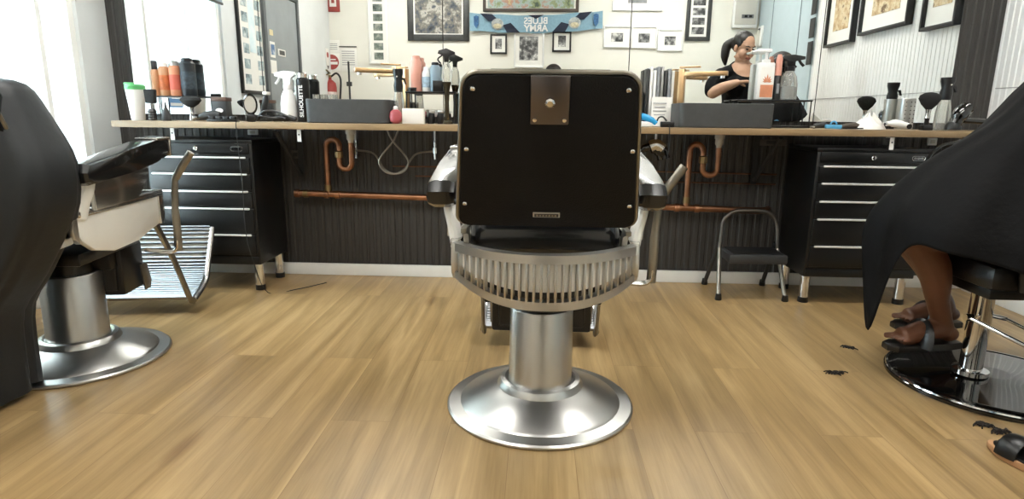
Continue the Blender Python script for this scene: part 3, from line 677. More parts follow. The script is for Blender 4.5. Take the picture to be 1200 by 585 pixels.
def can(name, lb, px, hp, Y, wpx, body, cap, capfrac=.15, label=None, cat='bottle', group=None, z=0):
    p = place(px, Y); t = thing(name, lb, cat, (p[0], p[1], p[2]+z), 0, group); h = hpx(hp, Y); r = hpx(wpx, Y)/2; hb = h*(1-capfrac)
    MB().lathe([(0, 0), (r*.95, 0), (r, .004), (r, hb-.012), (r*.75, hb)], 28).build('body', body, t)
    MB().lathe([(r*.72, hb-.002), (r*.72, h-.004), (r*.6, h), (0, h)], 24).build('cap', cap, t)
    if label: MB().lathe([(r+.0006, 0), (r+.0006, hb*.5)], 28, (0, 0, hb*.2), cap=False).build('label', label, t)
    return t
def duster(lb, px, hp, Y, wpx, group=None, handle=blk):
    t = thing('neck_duster', lb, 'brush', place(px, Y), 0, group); h = hpx(hp, Y); w2 = hpx(wpx, Y)/2
    MB().lathe([(0, 0), (.013, 0), (.014, .01), (.010, h*.25), (.0125, h*.32)], 24).build('handle', handle, t)
    MB().lathe([(.0125, h*.32), (.011, h*.45), (.013, h*.55)], 24).build('ferrule', bright, t)
    MB().lathe([(.013, h*.54), (w2*.7, h*.68), (w2, h*.83), (w2*.9, h*.92), (w2*.5, h*.985), (0, h)], 32, sy=.55).build('bristles', bristle, t)
    return t
def rack(lb, px0, px1, hp, Y, D=.11, tray=False):
    x0, x1 = cx(px0, Y), cx(px1, Y); h = hpx(hp, Y)
    t = thing('wire_shelf', lb, 'shelf', ((x0+x1)/2, Y, CZ), 0, 'small black counter shelves'); W = x1-x0
    bx('top_shelf', (0, 0, h-.004), (W, D, .008), blk, t, .002)
    for sx in (-1, 1):
        for sy_ in (-1, 1): MB().cyl((sx*(W/2-.006), sy_*(D/2-.006), .0), (sx*(W/2-.006), sy_*(D/2-.006), h-.006), .0035, n=8).build('leg', blk, t)
    if tray:
        bx('tray', (0, 0, .006), (W, D, .01), blk, t, .002)
    return t, h
# --- left cluster
t = thing('shaker_cup', 'white shaker cup with bright green lid at the left end of the worktop', 'cup', place(163), 0); h = hpx(43)
MB().lathe([(0, 0), (.030, 0), (.032, .004), (.046, h*.84)], 32).build('cup', white, t)
MB().lathe([(.048, h*.83), (.048, h*.93), (.042, h*.97), (0, h*.97)], 32).build('lid', green, t); MB().box((-.03, 0, h*.985), (.05, .018, .014), bev=.004).build('spout_cap', green, t)
t = thing('shaving_brush', 'black ribbed grip brush with wide flat head by the green lidded cup', 'brush', place(180, 3.17)); h = hpx(36)
MB().lathe([(0, 0)]+[(.019+.003*(k % 2), .003+k*.006) for k in range(9)]+[(.014, .06), (0, .06)], 24).build('grip', blk, t)
MB().lathe([(.012, .058), (.012, .085)], 20).build('ferrule', bright, t); MB().box((0, 0, h-.035), (.052, .024, .07), bev=.006, taper=(1.15, 1.1)).build('bristles', bristle, t)
t = thing('powder_bulb', 'small dark teardrop bottle standing under the left wire shelf', 'bottle', place(196, 3.17)); h = hpx(20)
MB().lathe([(0, 0), (.020, 0), (.024, .01), (.02, h*.45), (.007, h*.75), (.004, h)], 24).build('bulb', dgrey, t); MB().lathe([(.005, 0), (.003, .006)], 12, (0, 0, h)).build('tip', blk, t)
_, hr = rack('black wire shelf holding bottles at the left end of the worktop', 184, 255, 28, 3.455, .085)
def on(t, h): t.location.z += h+.0005; return t
on(can('styling_bottle', 'amber bottle with tall black cap, leftmost on the left shelf', 188, 40, 3.458, 9, orangep, blk, .25), hr)
on(can('styling_bottle', 'orange bottle with pale round label on the left shelf', 198.5, 38, 3.458, 12, orangep, white, .12, mat('amber_label', '#c26a3c', .5, 0, .3, 30)), hr)
on(can('styling_can', 'orange spray can with silver top on the left shelf', 211, 40, 3.458, 13, orange, steel, .14, mat('red_label', '#cf6552', .5, 0, .1)), hr)
on(can('shampoo_bottle', 'large black bottle with small white lettering on the left shelf', 226, 43, 3.458, 17, mat('slate_bottle', '#20262c', .35), blk, .08, mat('slate_label', '#2f3b44', .5, 0, .5, 60)), hr)
duster('silver handled brush with wide dark head below the left shelf', 226, 29, 3.19, 26, handle=bright)
t = thing('hair_clipper', 'dark clipper lying beside the brush under the left shelf', 'clipper', place(247, 3.16), .1)
MB().tube([(-.05, 0, .02), (-.02, 0, .03), (.02, 0, .034), (.05, 0, .03)], [.016, .02, .022, .018], 14, flat=(1, .8, (0, 0, 1))).build('body', dgrey, t); bx('blade', (-.07, 0, .018), (.025, .035, .012), bright, t, .002)
t = thing('product_box', 'dark box with brown lid and pale label left of the round brush', 'box', place(262, 3.22)); h = hpx(28)
bx('carton', (0, 0, h*.42), (.075, .06, h*.84), dgrey, t, .003); bx('lid', (0, 0, h*.92), (.08, .064, h*.16), mat('brown_lid', '#5a3f34', .5), t, .003); MB().lathe([(.02, 0), (.02, .002)], 20, (0, -.031, h*.45), (PI/2, 0, 0), sy=.6).build('label', paper, t)
t = thing('charging_stand', 'low black charging tray with clipper guards near the left cabinet', 'tray', place(262, 3.12)); bx('tray', (0, 0, .006), (.15, .05, .012), blk, t, .003); 
for k in range(4): bx('clipper_guard', (-.055+.036*k, 0, .02), (.028, .03, .016), dgrey, t, .004)
t = thing('hand_mirror', 'black round hand mirror standing upright on the worktop', 'mirror', place(295, 3.18), .35); h = hpx(32)
MB().lathe([(0, -.008), (.040, -.008), (.047, 0), (.040, .008), (0, .008)], 36, (0, 0, h-.052), (PI/2, 0, 0), sx=.75, sy=1.15).build('mirror_body', blkgloss, t)
MB().lathe([(.036, 0), (.036, .002)], 32, (0, -.008, h-.052), (PI/2, 0, 0), sx=.75, sy=1.15).build('mirror_glass', bright, t)
MB().box((0, 0, .02), (.05, .04, .04), bev=.01).build('base', blk, t)
t = thing('hair_clipper', 'clipper with grey tilted handle leaning behind the cables', 'clipper', place(312, 3.22), -.2)
MB().tube([(-.02, 0, .012), (-.008, 0, .06), (.006, 0, .11), (.012, 0, .135)], [.016, .017, .016, .010], 14).build('body', dgrey, t); bx('blade', (.014, 0, .145), (.03, .03, .016), offwhite, t, .003)
t = thing('clipper_cables', 'tangle of black clippers cables on the left of the worktop', 'cable', place(322, 3.17))
pts = [(random.uniform(-.09, .09), random.uniform(-.03, .03), .008+random.random()*.03) for _ in range(16)]; MB().tube(smoothpath(pts), .0045, 8).build('cable', blk, t)
MB().tube(smoothpath([(-.09, 0, .01), (-.05, -.02, .05), (0, 0, .055), (.06, -.01, .035), (.1, 0, .01)]), .007, 8).build('hair_strap', blk, t)
for x_, s_ in ((-.05, 1), (.03, -1), (.075, 1)): MB().tube([(x_-.03, .01*s_, .014), (x_, .01*s_, .022), (x_+.035, .01*s_, .016)], [.012, .017, .011], 12).build('trimmer', dgrey if s_ > 0 else blk, t)
t = thing('extension_cord', 'thin grey power cord hanging in front of the left tool cabinet', 'cord', (cx(278, 3.07), 3.07, 0))
MB().tube(smoothpath([(.02, .06, .907), (0, 0, .905), (-.005, -.005, .85), (0, .0, .6), (-.003, .0, .35), (.02, .0, .2), (.08, .02, .008), (.2, .1, .004), (.32, .25, .004)]), .0022, 6).build('cord', dgrey, t)
spray('spray_bottle', 'white trigger spray bottle left of the black hairspray can', 340, 58, 3.42, 19, white, white, face=-1)
t = can('hairspray_can', 'black hairspray can with SILHOUETTE in white letters', 357.5, 56, 3.42, 15, blk, chrome, .1); text('lettering', 'SILHOUETTE', .030, white, t, (0, -hpx(15, 3.42)/2-.0012, .11), (PI/2, -PI/2, 0), bold=.0006)
for k, (px, lb) in enumerate(((372, 'leftmost'), (381, 'middle'), (390, 'rightmost'))):
    t = thing('drinking_glass', 'small clear glass behind the left basin, %s of three' % lb, 'glass', place(px, 3.475), 0, 'glasses behind the left basin'); MB().lathe([(0, 0), (.014, 0), (.018, .15), (.0165, .15), (.0125, .006), (0, .006)], 20).build('tumbler', clear, t)
# mist bottle + ball
mist_bottle('clear sprayer with black head between the left basin and white box', 468, 62, 3.22, 14)
t = thing('air_freshener', 'pink red ball with small white knob beside the left basin', 'air freshener', place(464, 3.13)); MB().lathe([(0, 0), (.016, .001), (.028, .012), (.033, .035), (.028, .058), (.014, .07), (0, .072)], 28).build('ball', pink, t); MB().lathe([(.012, .07), (.012, .082), (.006, .088), (0, .088)], 16).build('knob', white, t)
t = thing('card_box', 'small plain white box standing on the worktop left of the chair', 'box', place(485, 3.15)); bx('carton', (0, 0, .038), (.11, .045, .075), paper, t, .002, (0, 0, .05)); bx('flap', (0.0, 0, .0765), (.108, .043, .002), offwhite, t)
_, hr = rack('black wire shelf holding pink and blue bottles left of the chair', 478, 536, 36, 3.43)
on(can('lotion_bottle', 'tall salmon pink bottle on the middle shelf', 489, 40, 3.44, 13, salmon, salmon, .1), hr)
on(can('lotion_bottle', 'white bottle with blue print next to the salmon pink one', 500.5, 28, 3.44, 10, white, white, .15, mat('blue_label', '#a9c0d0', .5, 0, .3, 60)), hr)
on(can('lotion_bottle', 'grey blue bottle behind the small black box', 511, 33, 3.44, 12, mat('slate_blue', '#8498a6', .4), blk, .1), hr)
t = thing('small_box', 'small black box on the middle shelf in front of the grey blue bottle', 'box', (cx(514, 3.395), 3.395, CZ+hr+.0005)); bx('carton', (0, 0, .027), (.055, .022, .054), blk, t, .002); bx('lid', (0, 0, .0555), (.056, .023, .003), dgrey, t)
t = thing('jar', 'flat black jar on the left end of the middle shelf', 'jar', (cx(484, 3.40), 3.40, CZ+hr+.0005)); MB().lathe([(0, 0), (.022, 0), (.022, .012), (0, .012)], 24).build('jar', blk, t); MB().lathe([(.023, .012), (.023, .02), (0, .02)], 24).build('lid', dgrey, t)
for k, (px, rz) in enumerate(((505, .3), (516, -.4))):
    t = thing('hair_clipper', 'black clipper standing below the middle shelf, %s one' % ['left', 'right'][k], 'clipper', place(px, 3.19), rz); MB().tube([(0, 0, .001), (0, 0, .03), (.004, 0, .055)], [.017, .02, .015], 14).build('body', blk, t); bx('blade', (.006, 0, .062), (.03, .022, .012), steel, t, .002)
t = thing('perfume_sprayer', 'tall gold and clear sprayer with black trigger next to the chair back', 'bottle', place(524, 3.33)); h = hpx(85, 3.33)
MB().lathe([(0, 0), (.030, 0), (.030, .006), (.014, .02), (.011, h*.28), (.015, h*.45), (.024, h*.56)], 28).build('lower_bottle', smoke, t)
MB().lathe([(.012, .02), (.009, h*.28), (.012, h*.44), (.019, h*.54)], 20).build('gold_core', brassfit, t)
MB().lathe([(.024, h*.56), (.028, h*.62), (.022, h*.76), (.012, h*.82)], 28).build('upper_bottle', clear, t)
MB().prism([(-.012, h*.82), (.012, h*.82), (.012, h*.9), (.045, h*.92), (.045, h*.95), (.0, h), (-.04, h*.97), (-.045, h*.93), (-.012, h*.9)], 'y', (-.01, .01), bev=.002).build('spray_head', blk, t)
MB().tube(smoothpath([(-.015, 0, h*.92), (-.045, 0, h*.86), (-.03, 0, h*.8)]), .004, 8).build('trigger', blk, t)
# --- right cluster
t = can('canister', 'short steel canister just right of the chair back', 745, 40, 3.44, 15, steel, steel, .06, cat='canister')
t = thing('file_stand', 'upright grey file stand holding white folders by the right tap', 'file stand', place(769, 3.44)); 
bx('stand', (0, 0, .004), (.15, .09, .008), dgrey, t, .002)
for k, (m_, hh) in enumerate(((dgrey, 62), (white, 64), (white, 60), (greypaper, 64), (mat('silver_card', '#9c9c9a', .3, .6), 64), (dgrey, 60), (greypaper, 62), (offwhite, 60))): bx('folder', (-.066+.019*k, 0, hpx(hh, 3.44)/2+.008), (.014, .085, hpx(hh, 3.44)), m_, t, .001)
t = thing('paper_card', 'white printed card leaning in front of the file stand', 'card', place(774, 3.35)); MB().box((0, 0, .077), (.105, .004, .152), (-.12, 0, 0)).build('card', paper, t)
mb = MB()
for k in range(5): mb.box((-.01, -.004+.0, .12-.02*k), (.07-.012*(k % 2), .002, .004), (-.12, 0, 0))
mb.build('printed_lines', greypaper, t)
t = thing('hair_clipper', 'bright blue clipper lying next to the chair back', 'clipper', place(757, 3.14), -.15)
MB().tube(smoothpath([(-.055, 0, .052), (-.02, 0, .05), (.02, 0, .036), (.05, 0, .018)], 4), [.014]*3+[.017]*4+[.016]*3+[.012]*3, 14).build('body', blue, t); bx('stand_foot', (0, .005, .014), (.06, .03, .026), white, t, .004)
MB().tube(smoothpath([(.05, 0, .018), (.06, 0, .045), (.08, .0, .05), (.10, 0, .03)]), .004, 8).build('cord', blk, t)
t = thing('power_adapter', 'small black adapter box with its cord hanging off the worktop edge', 'adapter', place(782, 3.105)); bx('adapter', (0, 0, .014), (.065, .03, .028), blk, t, .004)
MB().tube(smoothpath([(.005, -.014, .01), (.006, -.035, -.01), (.006, -.035, -.10), (.002, -.03, -.25), (.03, .1, -.34)]), .0025, 8).build('cord', blk, t)
t = thing('hair_dryer', 'chrome and black hair dryer hanging under the worktop by the chair', 'hair dryer', (cx(770, 3.2), 3.2, .80))
MB().tube(smoothpath([(-.10, 0, -.06), (-.06, 0, -.01), (-.01, 0, .0), (.03, 0, -.02), (.045, 0, -.06)], 5), [.012]*5+[.02]*4+[.034]*4+[.038]*4+[.034]*4, 18).build('barrel', blkgloss, t)
MB().tube(smoothpath([(-.03, -.012, .0), (.0, -.014, .01), (.03, -.012, -.01)], 5), .03, 16).build('shell', chrome, t); MB().cyl((.0, 0, 0), (.0, 0, .0665), .006).build('hook', steel, t)
MB().tube(smoothpath([(-.10, 0, -.06), (-.12, 0, -.12), (-.1, .02, -.16)]), .012, 10).build('handle', offwhite, t)
_, hr = rack('black wire shelf stand with tray at the right basin', 858, 945, 31, 3.43, .10, True)
pump = thing('pump_bottle', 'white pump bottle with orange leaf label', 'bottle', (cx(888.5, 3.12)+.005, 3.075, CZ), 0)
h = hpx(92, 3.1); 
pump.location = (cx(891, 3.45), 3.452, CZ+hr+.0005); h = hpx(57, 3.43)
bx('bottle', (0, 0, h*.36), (.088, .046, h*.72), white, pump, .008)
bx('label', (.006, -.0238, h*.33), (.070, .0016, h*.60), paper, pump); 
bx('orange_band', (.006, -.0252, h*.17), (.066, .002, h*.24), orange, pump)
mb = MB()
for k in range(7):
    a = math.radians(-80+k*26.7); L_ = .044 if k == 3 else .040-.005*abs(k-3)
    d_ = Vector((math.sin(a), 0, math.cos(a))); n_ = Vector((d_.z, 0, -d_.x)); o_ = Vector((.006, -.0262, h*.34))
    v = [mb.b.verts.new(o_), mb.b.verts.new(o_+d_*L_*.55+n_*.0045), mb.b.verts.new(o_+d_*L_), mb.b.verts.new(o_+d_*L_*.55-n_*.0045)]; mb.b.faces.new(v)
mb.build('leaf_mark', orange, pump, smooth=False)
MB().lathe([(.022, h*.70), (.022, h*.78), (.008, h*.79), (.008, h*.92)], 20).build('pump_collar', white, pump); MB().box((-.012, 0, h*.95), (.075, .026, .02), bev=.006).cyl((-.045, 0, h*.95), (-.075, 0, h*.92), .006).build('pump_head', white, pump)
t = thing('serum_bottle', 'slim bottle, black below and orange above, beside the pump bottle', 'bottle', (cx(906, 3.44), 3.44, CZ+hr+.0005)); h = hpx(50, 3.42)
MB().lathe([(0, 0), (.017, 0), (.017, h*.52), (.014, h*.54)], 24).build('bottle', blk, t); MB().lathe([(.0165, h*.54), (.0165, h*.9), (.01, h), (0, h)], 24).build('cap', salmon, t)
MB().box((0, -.0172, h*.25), (.014, .001, h*.22)).build('label', greypaper, t)
_ = spray('spray_bottle', 'clear trigger spray bottle with black head above the wire stand', 918, 50, 3.42, 20, clear, blk, mat('grey_liquid', '#8c8f8e', .3), face=1)
_.location = (cx(919, 3.45), 3.45, CZ+hr+.0005)
bx('label', (0, -.028, .03), (.03, .003, .03), dgrey, _)
t = thing('claw_clip', 'pale blue hair clip on the worktop right of the wire stand', 'hair clip', place(977, 3.13)); bx('jaw', (0, 0, .012), (.078, .02, .02), bluep, t, .004, (0, .03, 0)); MB().tube(arc((0, 0, .024), .014, 0, 180, 10), .004, 8).build('spring', bluep, t)
for px, m_, lb, w_ in ((962, dgrey, 'dark comb and clips left of the pale blue hair clip', .07), (997, mat('brown_tool', '#4d443c', .5), 'brown grey trimmer lying right of the blue clip', .10)):
    t = thing('trimmer', lb, 'trimmer', place(px, 3.15), .05); MB().tube([(-w_/2, 0, .012), (-w_*.2, 0, .018), (w_*.2, 0, .02), (w_/2, 0, .012)], [.010, .013, .015, .010], 12).build('body', m_, t); bx('blade', (-w_/2-.006, 0, .01), (.016, .024, .008), steel, t, .002)
t = thing('hair_comb', 'black comb lying flat beside the brown trimmer', 'comb', place(1000, 3.105), .02); bx('spine', (0, 0, .006), (.10, .006, .006), blk, t)
mb = MB(); 
for k in range(24): mb.box((-.047+.004*k, .012, .006), (.0018, .018, .003))
mb.build('teeth', blk, t)
t = thing('tissue_heap', 'crumpled white tissues on the right of the worktop', 'tissues', place(1018, 3.16))
def crum(u, v):
    a = u*2*PI; r = (.012+.062*v); return (r*math.cos(a)*1.1*(1+.2*math.sin(a*5)), r*.6*math.sin(a)*(1+.2*math.cos(a*4)), .062*(1-v)**.8*(1+.25*math.sin(a*3+1))+.006*math.sin(a*9)*(1-v)+.001)
MB().grid(crum, 48, 8, .001).build('tissue', paper, t)
for k, (px, lb) in enumerate(((1059, ''),)):
    t = thing('foil_roll', 'ribbed silver tube with rows of holes standing close to the mirror', 'hair roller tube', place(px, 3.435), 0); h = hpx(34, 3.43)
    MB().lathe([(0, 0)]+[(.042+.0012*(i % 2), h*i/30) for i in range(31)]+[(.036, h), (.036, h*.9), (0, h*.9)], 32).build('tube', steel, t)
    mb = MB()
    for a in (-2.1, -1.57, -1.05):
        for z in range(7): mb.lathe([(.0028, 0), (.0028, .003)], 8, (.0425*math.cos(a), .0425*math.sin(a), h*(.1+.13*z)), (PI/2, 0, a+PI/2))
    mb.build('holes', blk, t)
t = thing('hair_clipper', 'white clipper lying in front of the silver tubes', 'clipper', place(1054, 3.12), -.12)
MB().tube(smoothpath([(-.06, 0, .03), (-.02, 0, .032), (.03, 0, .022), (.055, 0, .014)], 4), [.012]*3+[.018]*4+[.015]*3+[.01]*3, 14).build('body', white, t); bx('blade', (-.068, 0, .03), (.018, .03, .012), bright, t, .002); MB().lathe([(.012, 0), (.012, .003)], 16, (.04, -.014, .018), (PI/2, 0, 0)).build('dial', blk, t)
duster('black fan neck duster between the silver tubes and the clear sprayer', 1085.5, 42, 3.20, 25)
bx('stand', (0, 0, .013), (.05, .04, .026), blk, kids_parent := bpy.data.objects['neck_duster.001'], .004)
mist_bottle('tall clear sprayer with black head against the dark ribbed panel', 1103, 58, 3.26, 17)
t = thing('hair_dryer', 'glossy black hair dryer lying at the right end of the worktop', 'hair dryer', place(1126, 3.17), 0)
MB().tube(smoothpath([(-.028, 0, .034), (-.012, 0, .075), (.012, 0, .105), (.028, 0, .12)], 5), [.03]*4+[.036]*5+[.032]*4+[.022]*3, 20).build('barrel', blkgloss, t)
MB().tube(smoothpath([(.01, 0, .05), (.06, .0, .048), (.11, .0, .045)], 4), .014, 12).build('handle', blkgloss, t); MB().tube([(-.03, 0, .031), (-.035, 0, .02), (-.035, 0, .004)], [.033, .036, .036], 20).build('nozzle', blk, t)
MB().tube(smoothpath([(-.02, -.012, .045), (-.008, -.026, .08), (.01, -.024, .10)], 4), .003, 8).build('red_stripe', mat('dark_red', '#6a1418', .3), t)
t = thing('hose_coil', 'black glossy cable loop hanging beside the right tool cabinet', 'cable', (cx(1100, 3.09), 3.03, .80)); MB().tube(smoothpath([(-.07, 0, -.12), (-.06, 0, -.03), (-.01, 0, .03), (.06, 0, .05), (.12, .05, .066)]), .007, 10).build('cable', blkgloss, t)

# ------------------------------------------------------------------ barber chairs
def barber_chair(lb, loc, rz=0):
    t = thing('barber_chair', lb, 'barber chair', loc, rz, 'vintage chrome barber chairs')
    # base and column
    MB().lathe([(.30, 0), (.31, .004), (.31, .010), (.304, .015), (.266, .020), (.258, .028), (.16, .066), (.143, .074), (.140, .082), (.132, .094), (.118, .098), (.112, .094), (.112, .09)], 96).build('base_disc', steel, t, ang=25)
    MB().lathe([(.108, .09), (.105, .10), (.1025, .34), (.100, .345), (.09, .346)], 64).build('column', steel, t)
    MB().lathe([(.085, .34), (.085, .43)], 40).build('piston', blk, t)
    # under frame
    u = MB().box((0, -.01, .44), (.34, .42, .045), bev=.006).box((0, .08, .385), (.30, .16, .07), bev=.006); u.build('under_frame', blk, t)
    for s in (-1, 1):
        MB().prism([(.16, .33), (.21, .33), (.235, .25), (.22, .22), (.18, .22), (.17, .27)], 'x', (s*.178-.004, s*.178+.004), bev=.002).build('side_bracket', dullmetal, t)
        MB().lathe([(.010, 0), (.010, .012), (.007, .015), (0, .015)], 12, (s*.176, .20, .245), (0, -s*PI/2, 0)).build('bracket_bolt', dullmetal, t)
    MB().box((0, .13, .33), (.335, .17, .19), bev=.01).box((0, .13, .33), (.29, .19, .15), bev=.008).build('pump_housing', blk, t)
    # skirt: enamel side panels that wrap round to the rear grille
    def bow(a, half=.236, back=.12):           # plan curve of the rear: a -1..1
        x = half*a; y = -.345-back*(1-abs(a)**2.2); return x, y
    # chrome rear grille frame
    N_ = 36
    def band(z0, z1, off, nm, m_, th=.014, zb=lambda a: 0, back=.13):
        mb = MB(); b = mb.b; R_ = []
        for i in range(N_+1):
            a = -1+2*i/N_; x, y = bow(a, back=back); x2, y2 = bow(a*.97, back=back); dz = zb(a)
            R_.append([b.verts.new((x, y-off, z0(a))), b.verts.new((x, y-off, z1(a))), b.verts.new((x*.95, y-off+th, z1(a))), b.verts.new((x*.95, y-off+th, z0(a)))])
        for p_, q_ in zip(R_, R_[1:]):
            for k in range(4): b.faces.new((p_[k], p_[(k+1) % 4], q_[(k+1) % 4], q_[k]))
        b.faces.new(R_[0][::-1]); b.faces.new(R_[-1]); return mb.build(nm, m_, t)
    low = lambda a: .508+.045*abs(a)**2.6
    band(lambda a: .600, lambda a: .622, .012, 'grille_top_rail', steel, .03)
    band(lambda a: low(a)-.026, lambda a: low(a)-.004, .010, 'grille_bottom_rail', steel, .03)
    band(lambda a: low(a)+.018, lambda a: .603, -.003, 'enamel_panel', enamel, .010)
    nb = 27
    mb = MB()
    for i in range(nb+1):
        a = -1+2*(i)/nb; x, y = bow(a, back=.13); h0, h1 = low(a)-.006, .603
        if abs(a) > .995: continue
        slope = .13*2.2*abs(a)**1.2/.236*(1 if a > 0 else -1)
        rzz = math.atan(slope)
        mb.box((x, y-.003, (h0+h1)/2), (.0068, .012, h1-h0), (0, 0, rzz), bev=.002)
    mb.build('grille_bars', steel, t)
    for s in (-1, 1):
        MB().prism([(-.33, .622), (-.352, .622), (-.362, .57), (-.355, .54), (-.33, .52)], 'x', (s*.236-.010, s*.236+.010), bev=.004).build('grille_corner', steel, t)
        # side enamel panel + chrome rail
        MB().prism([(-.335, .605), (.24, .612), (.262, .58), (.262, .525), (.24, .492), (.05, .458), (-.12, .452), (-.24, .48), (-.31, .525), (-.335, .56)], 'x', (s*.228-.012, s*.228+.012), bev=.006).build('side_panel', enamel, t)
        MB().box((s*.236, -.03, .617), (.03, .60, .024), bev=.005).build('seat_rail', chrome, t)
        MB().prism([(.235, .63), (.275, .63), (.278, .53), (.262, .49), (.235, .49)], 'x', (s*.232-.016, s*.232+.016), bev=.005).build('front_corner', chrome, t)
    MB().box((0, .26, .617), (.46, .03, .024), bev=.005).build('seat_rail', chrome, t); MB().box((0, .252, .55), (.44, .02, .10), bev=.006).build('front_panel', enamel, t)
    MB().box((0, -.045, .575), (.42, .55, .05), bev=.01).build('seat_pan', blk, t)
    # cushion
    def cush(u, v):
        return None
    MB().box((0, -.055, .635), (.40, .58, .125), bev=.05, seg=5).build('seat_cushion', mat('glossy_black_vinyl_seat', '#14161a', .25, 0, .1, 8, coat=.4), t)
    # back rest (leans back, hinged at the seat rear)
    bk = bpy.data.objects.new('backrest', None)
    a0, a1 = Vector((0, -.43, .690)), Vector((0, -.575, 1.035)); d = (a1-a0).normalized(); lean = math.atan2(-(a1.y-a0.y), a1.z-a0.z); Lh = (a1-a0).length
    def rr_poly(w0, w1, hgt, rb, rt, n=8):
        P = []
        for cx_, cz_, r_, s0 in ((w0/2-rb, rb, rb, -90), (w1/2-rt, hgt-rt, rt, 0), (-w1/2+rt, hgt-rt, rt, 90), (-w0/2+rb, rb, rb, 180)):
            for i in range(n+1):
                a = math.radians(s0+90*i/n); P.append((cx_+r_*math.cos(a), cz_+r_*math.sin(a)))
        return P
    M = Matrix.Translation(a0) @ Matrix.Rotation(lean, 4, 'X')
    def part(mb, nm, m_, par=t, **k):
        bmesh.ops.transform(mb.b, matrix=M, verts=mb.b.verts[:]); return mb.build(nm, m_, par, **k)
    pan = part(MB().prism(rr_poly(.425, .372, Lh, .02, .035), 'y', (-.012, .006), bev=.004), 'back_panel', vinylback)
    part(MB().tube([(x, .0, z) for x, z in rr_poly(.432, .38, Lh+.004, .022, .038)], .006, 8, closed=True), 'back_trim', dullmetal)
    part(MB().prism(rr_poly(.415, .362, Lh-.01, .04, .05), 'y', (.004, .062), bev=.022), 'back_cushion', vinyl)
    for x, z in ((-.165, Lh-.028), (.165, Lh-.028), (-.185, .205), (.188, .205), (-.196, .062), (.196, .062)):
        part(MB().lathe([(.0055, 0), (.0055, .003), (.003, .005), (0, .005)], 14, (x, -.012, z), (PI/2, 0, 0)), 'stud', bright, pan)
    hp = part(MB().box((0, -.018, Lh-.05), (.083, .012, .108), bev=.003), 'headrest_socket', mat('dark_chrome', '#6a6668', .3, 1, .1))
    part(MB().lathe([(.011, 0), (.011, .008), (.007, .012), (0, .012)], 8, (0, -.024, Lh-.052), (PI/2, 0, 0)), 'socket_bolt', bright, hp)
    for s in (-1, 1): part(MB().lathe([(.0045, 0), (.0045, .004), (0, .005)], 12, (s*.032, -.023, Lh-.092), (PI/2, 0, 0)), 'socket_screw', bright, hp)
    bp = part(MB().box((0, -.013, .034), (.065, .004, .013), bev=.001), 'maker_plate', steel)
    mb = MB().box((0, -.0155, .034), (.058, .002, .008)); part(mb, 'plate_recess', dgrey, bp)
    mb = MB()
    for k in range(7): mb.box((-.022+.0073*k, -.0168, .034), (.0045, .001, .0045-.001*(k % 2)))
    part(mb, 'plate_letters', dullmetal, bp)
    for s in (-1, 1):
        MB().prism([(-.42, .672), (-.36, .672), (-.33, .64), (-.33, .61), (-.35, .612), (-.37, .65), (-.42, .66)], 'x', (s*.205-.007, s*.205+.007), bev=.002).build('back_hinge', dullmetal, t)
    # arms
    for s in (-1, 1):
        # curved enamel/chrome stanchion
        def stan(u, v): return (0, 0, 0)
        MB().tube(smoothpath([(s*.262, -.27, .75), (s*.258, -.275, .70), (s*.245, -.29, .65), (s*.236, -.30, .60)], 4), [.032]*13, 12, flat=(1.0, .55, (0, 1, 0))).build('arm_stanchion', enamel if s else enamel, t)
        MB().prism([(-.26, .74), (.13, .74), (.12, .70), (.05, .64), (.02, .625), (-.26, .62)], 'x', (s*.262-.008, s*.262+.008), bev=.004).build('arm_panel', chrome, t)
        MB().prism([(-.33, .712), (-.350, .722), (-.356, .755), (-.335, .783), (-.1, .812), (.13, .84), (.235, .848), (.237, .77), (.1, .752), (-.1, .732)], 'x', (min(s*.231, s*.313), max(s*.231, s*.313)), bev=.022).build('arm_pad', mat('glossy_black_vinyl', '#101113', .22, 0, .1, 8, coat=.4), t)
        ash = MB(); ash.box((s*.272, .185, .842), (.086, .115, .012), bev=.004).build('ashtray_plate', chrome, t)
        MB().box((s*.272, .18, .849), (.058, .07, .003)).build('ashtray_lid', dgrey, t)
        MB().box((s*.272, .24, .808), (.084, .012, .076), bev=.004).build('arm_front_cap', chrome, t)
    # lever on the sitter's right
    MB().tube(smoothpath([(.24, .09, .41), (.33, .09, .40), (.362, .09, .415), (.367, .09, .45)], 4), .014, 12, flat=(1, .6, (0, 1, 0))).build('lever_bracket', chrome, t)
    MB().tube(smoothpath([(.366, .09, .405), (.369, .09, .50), (.370, .09, .58), (.378, .09, .67), (.386, .09, .70), (.45, .09, .795)], 4), [.016]*4+[.015]*4+[.013]*4+[.012]*4+[.015]*5, 12, flat=(.75, 1, (0, 1, 0))).build('lever', dullmetal, t)
    # foot rest
    for s in (-1, 1):
        MB().tube([(s*.215, .24, .50), (s*.225, .36, .30), (s*.23, .47, .085), (s*.23, .51, .07)], .016, 8, flat=(.6, 1.2, (1, 0, 0))).build('footrest_arm', dullmetal, t)
        MB().tube(smoothpath([(s*.235, .50, .075), (s*.235, .64, .12), (s*.235, .70, .20), (s*.235, .80, .37)], 4), .013, 8).build('footrest_rail', chrome, t)
    prof = smoothpath([(0, .515, .08), (0, .63, .125), (0, .70, .205), (0, .79, .37)], 6)
    fp = MB(); fp.grid(lambda u, v: Vector((-.228+.456*u, prof[min(18, round(v*18))].y, prof[min(18, round(v*18))].z)), 2, 18, .008); fp.build('footrest_plate', dullmetal, t)
    mb = MB()
    for i in range(26):
        k = i/25*18; i0 = min(17, int(k)); p_ = prof[i0].lerp(prof[i0+1], k-i0); q_ = Vector((0, -.35, .9)).normalized()*.006
        mb.box((0, p_.y-.004, p_.z+.008), (.45, .008, .007), (.6, 0, 0))
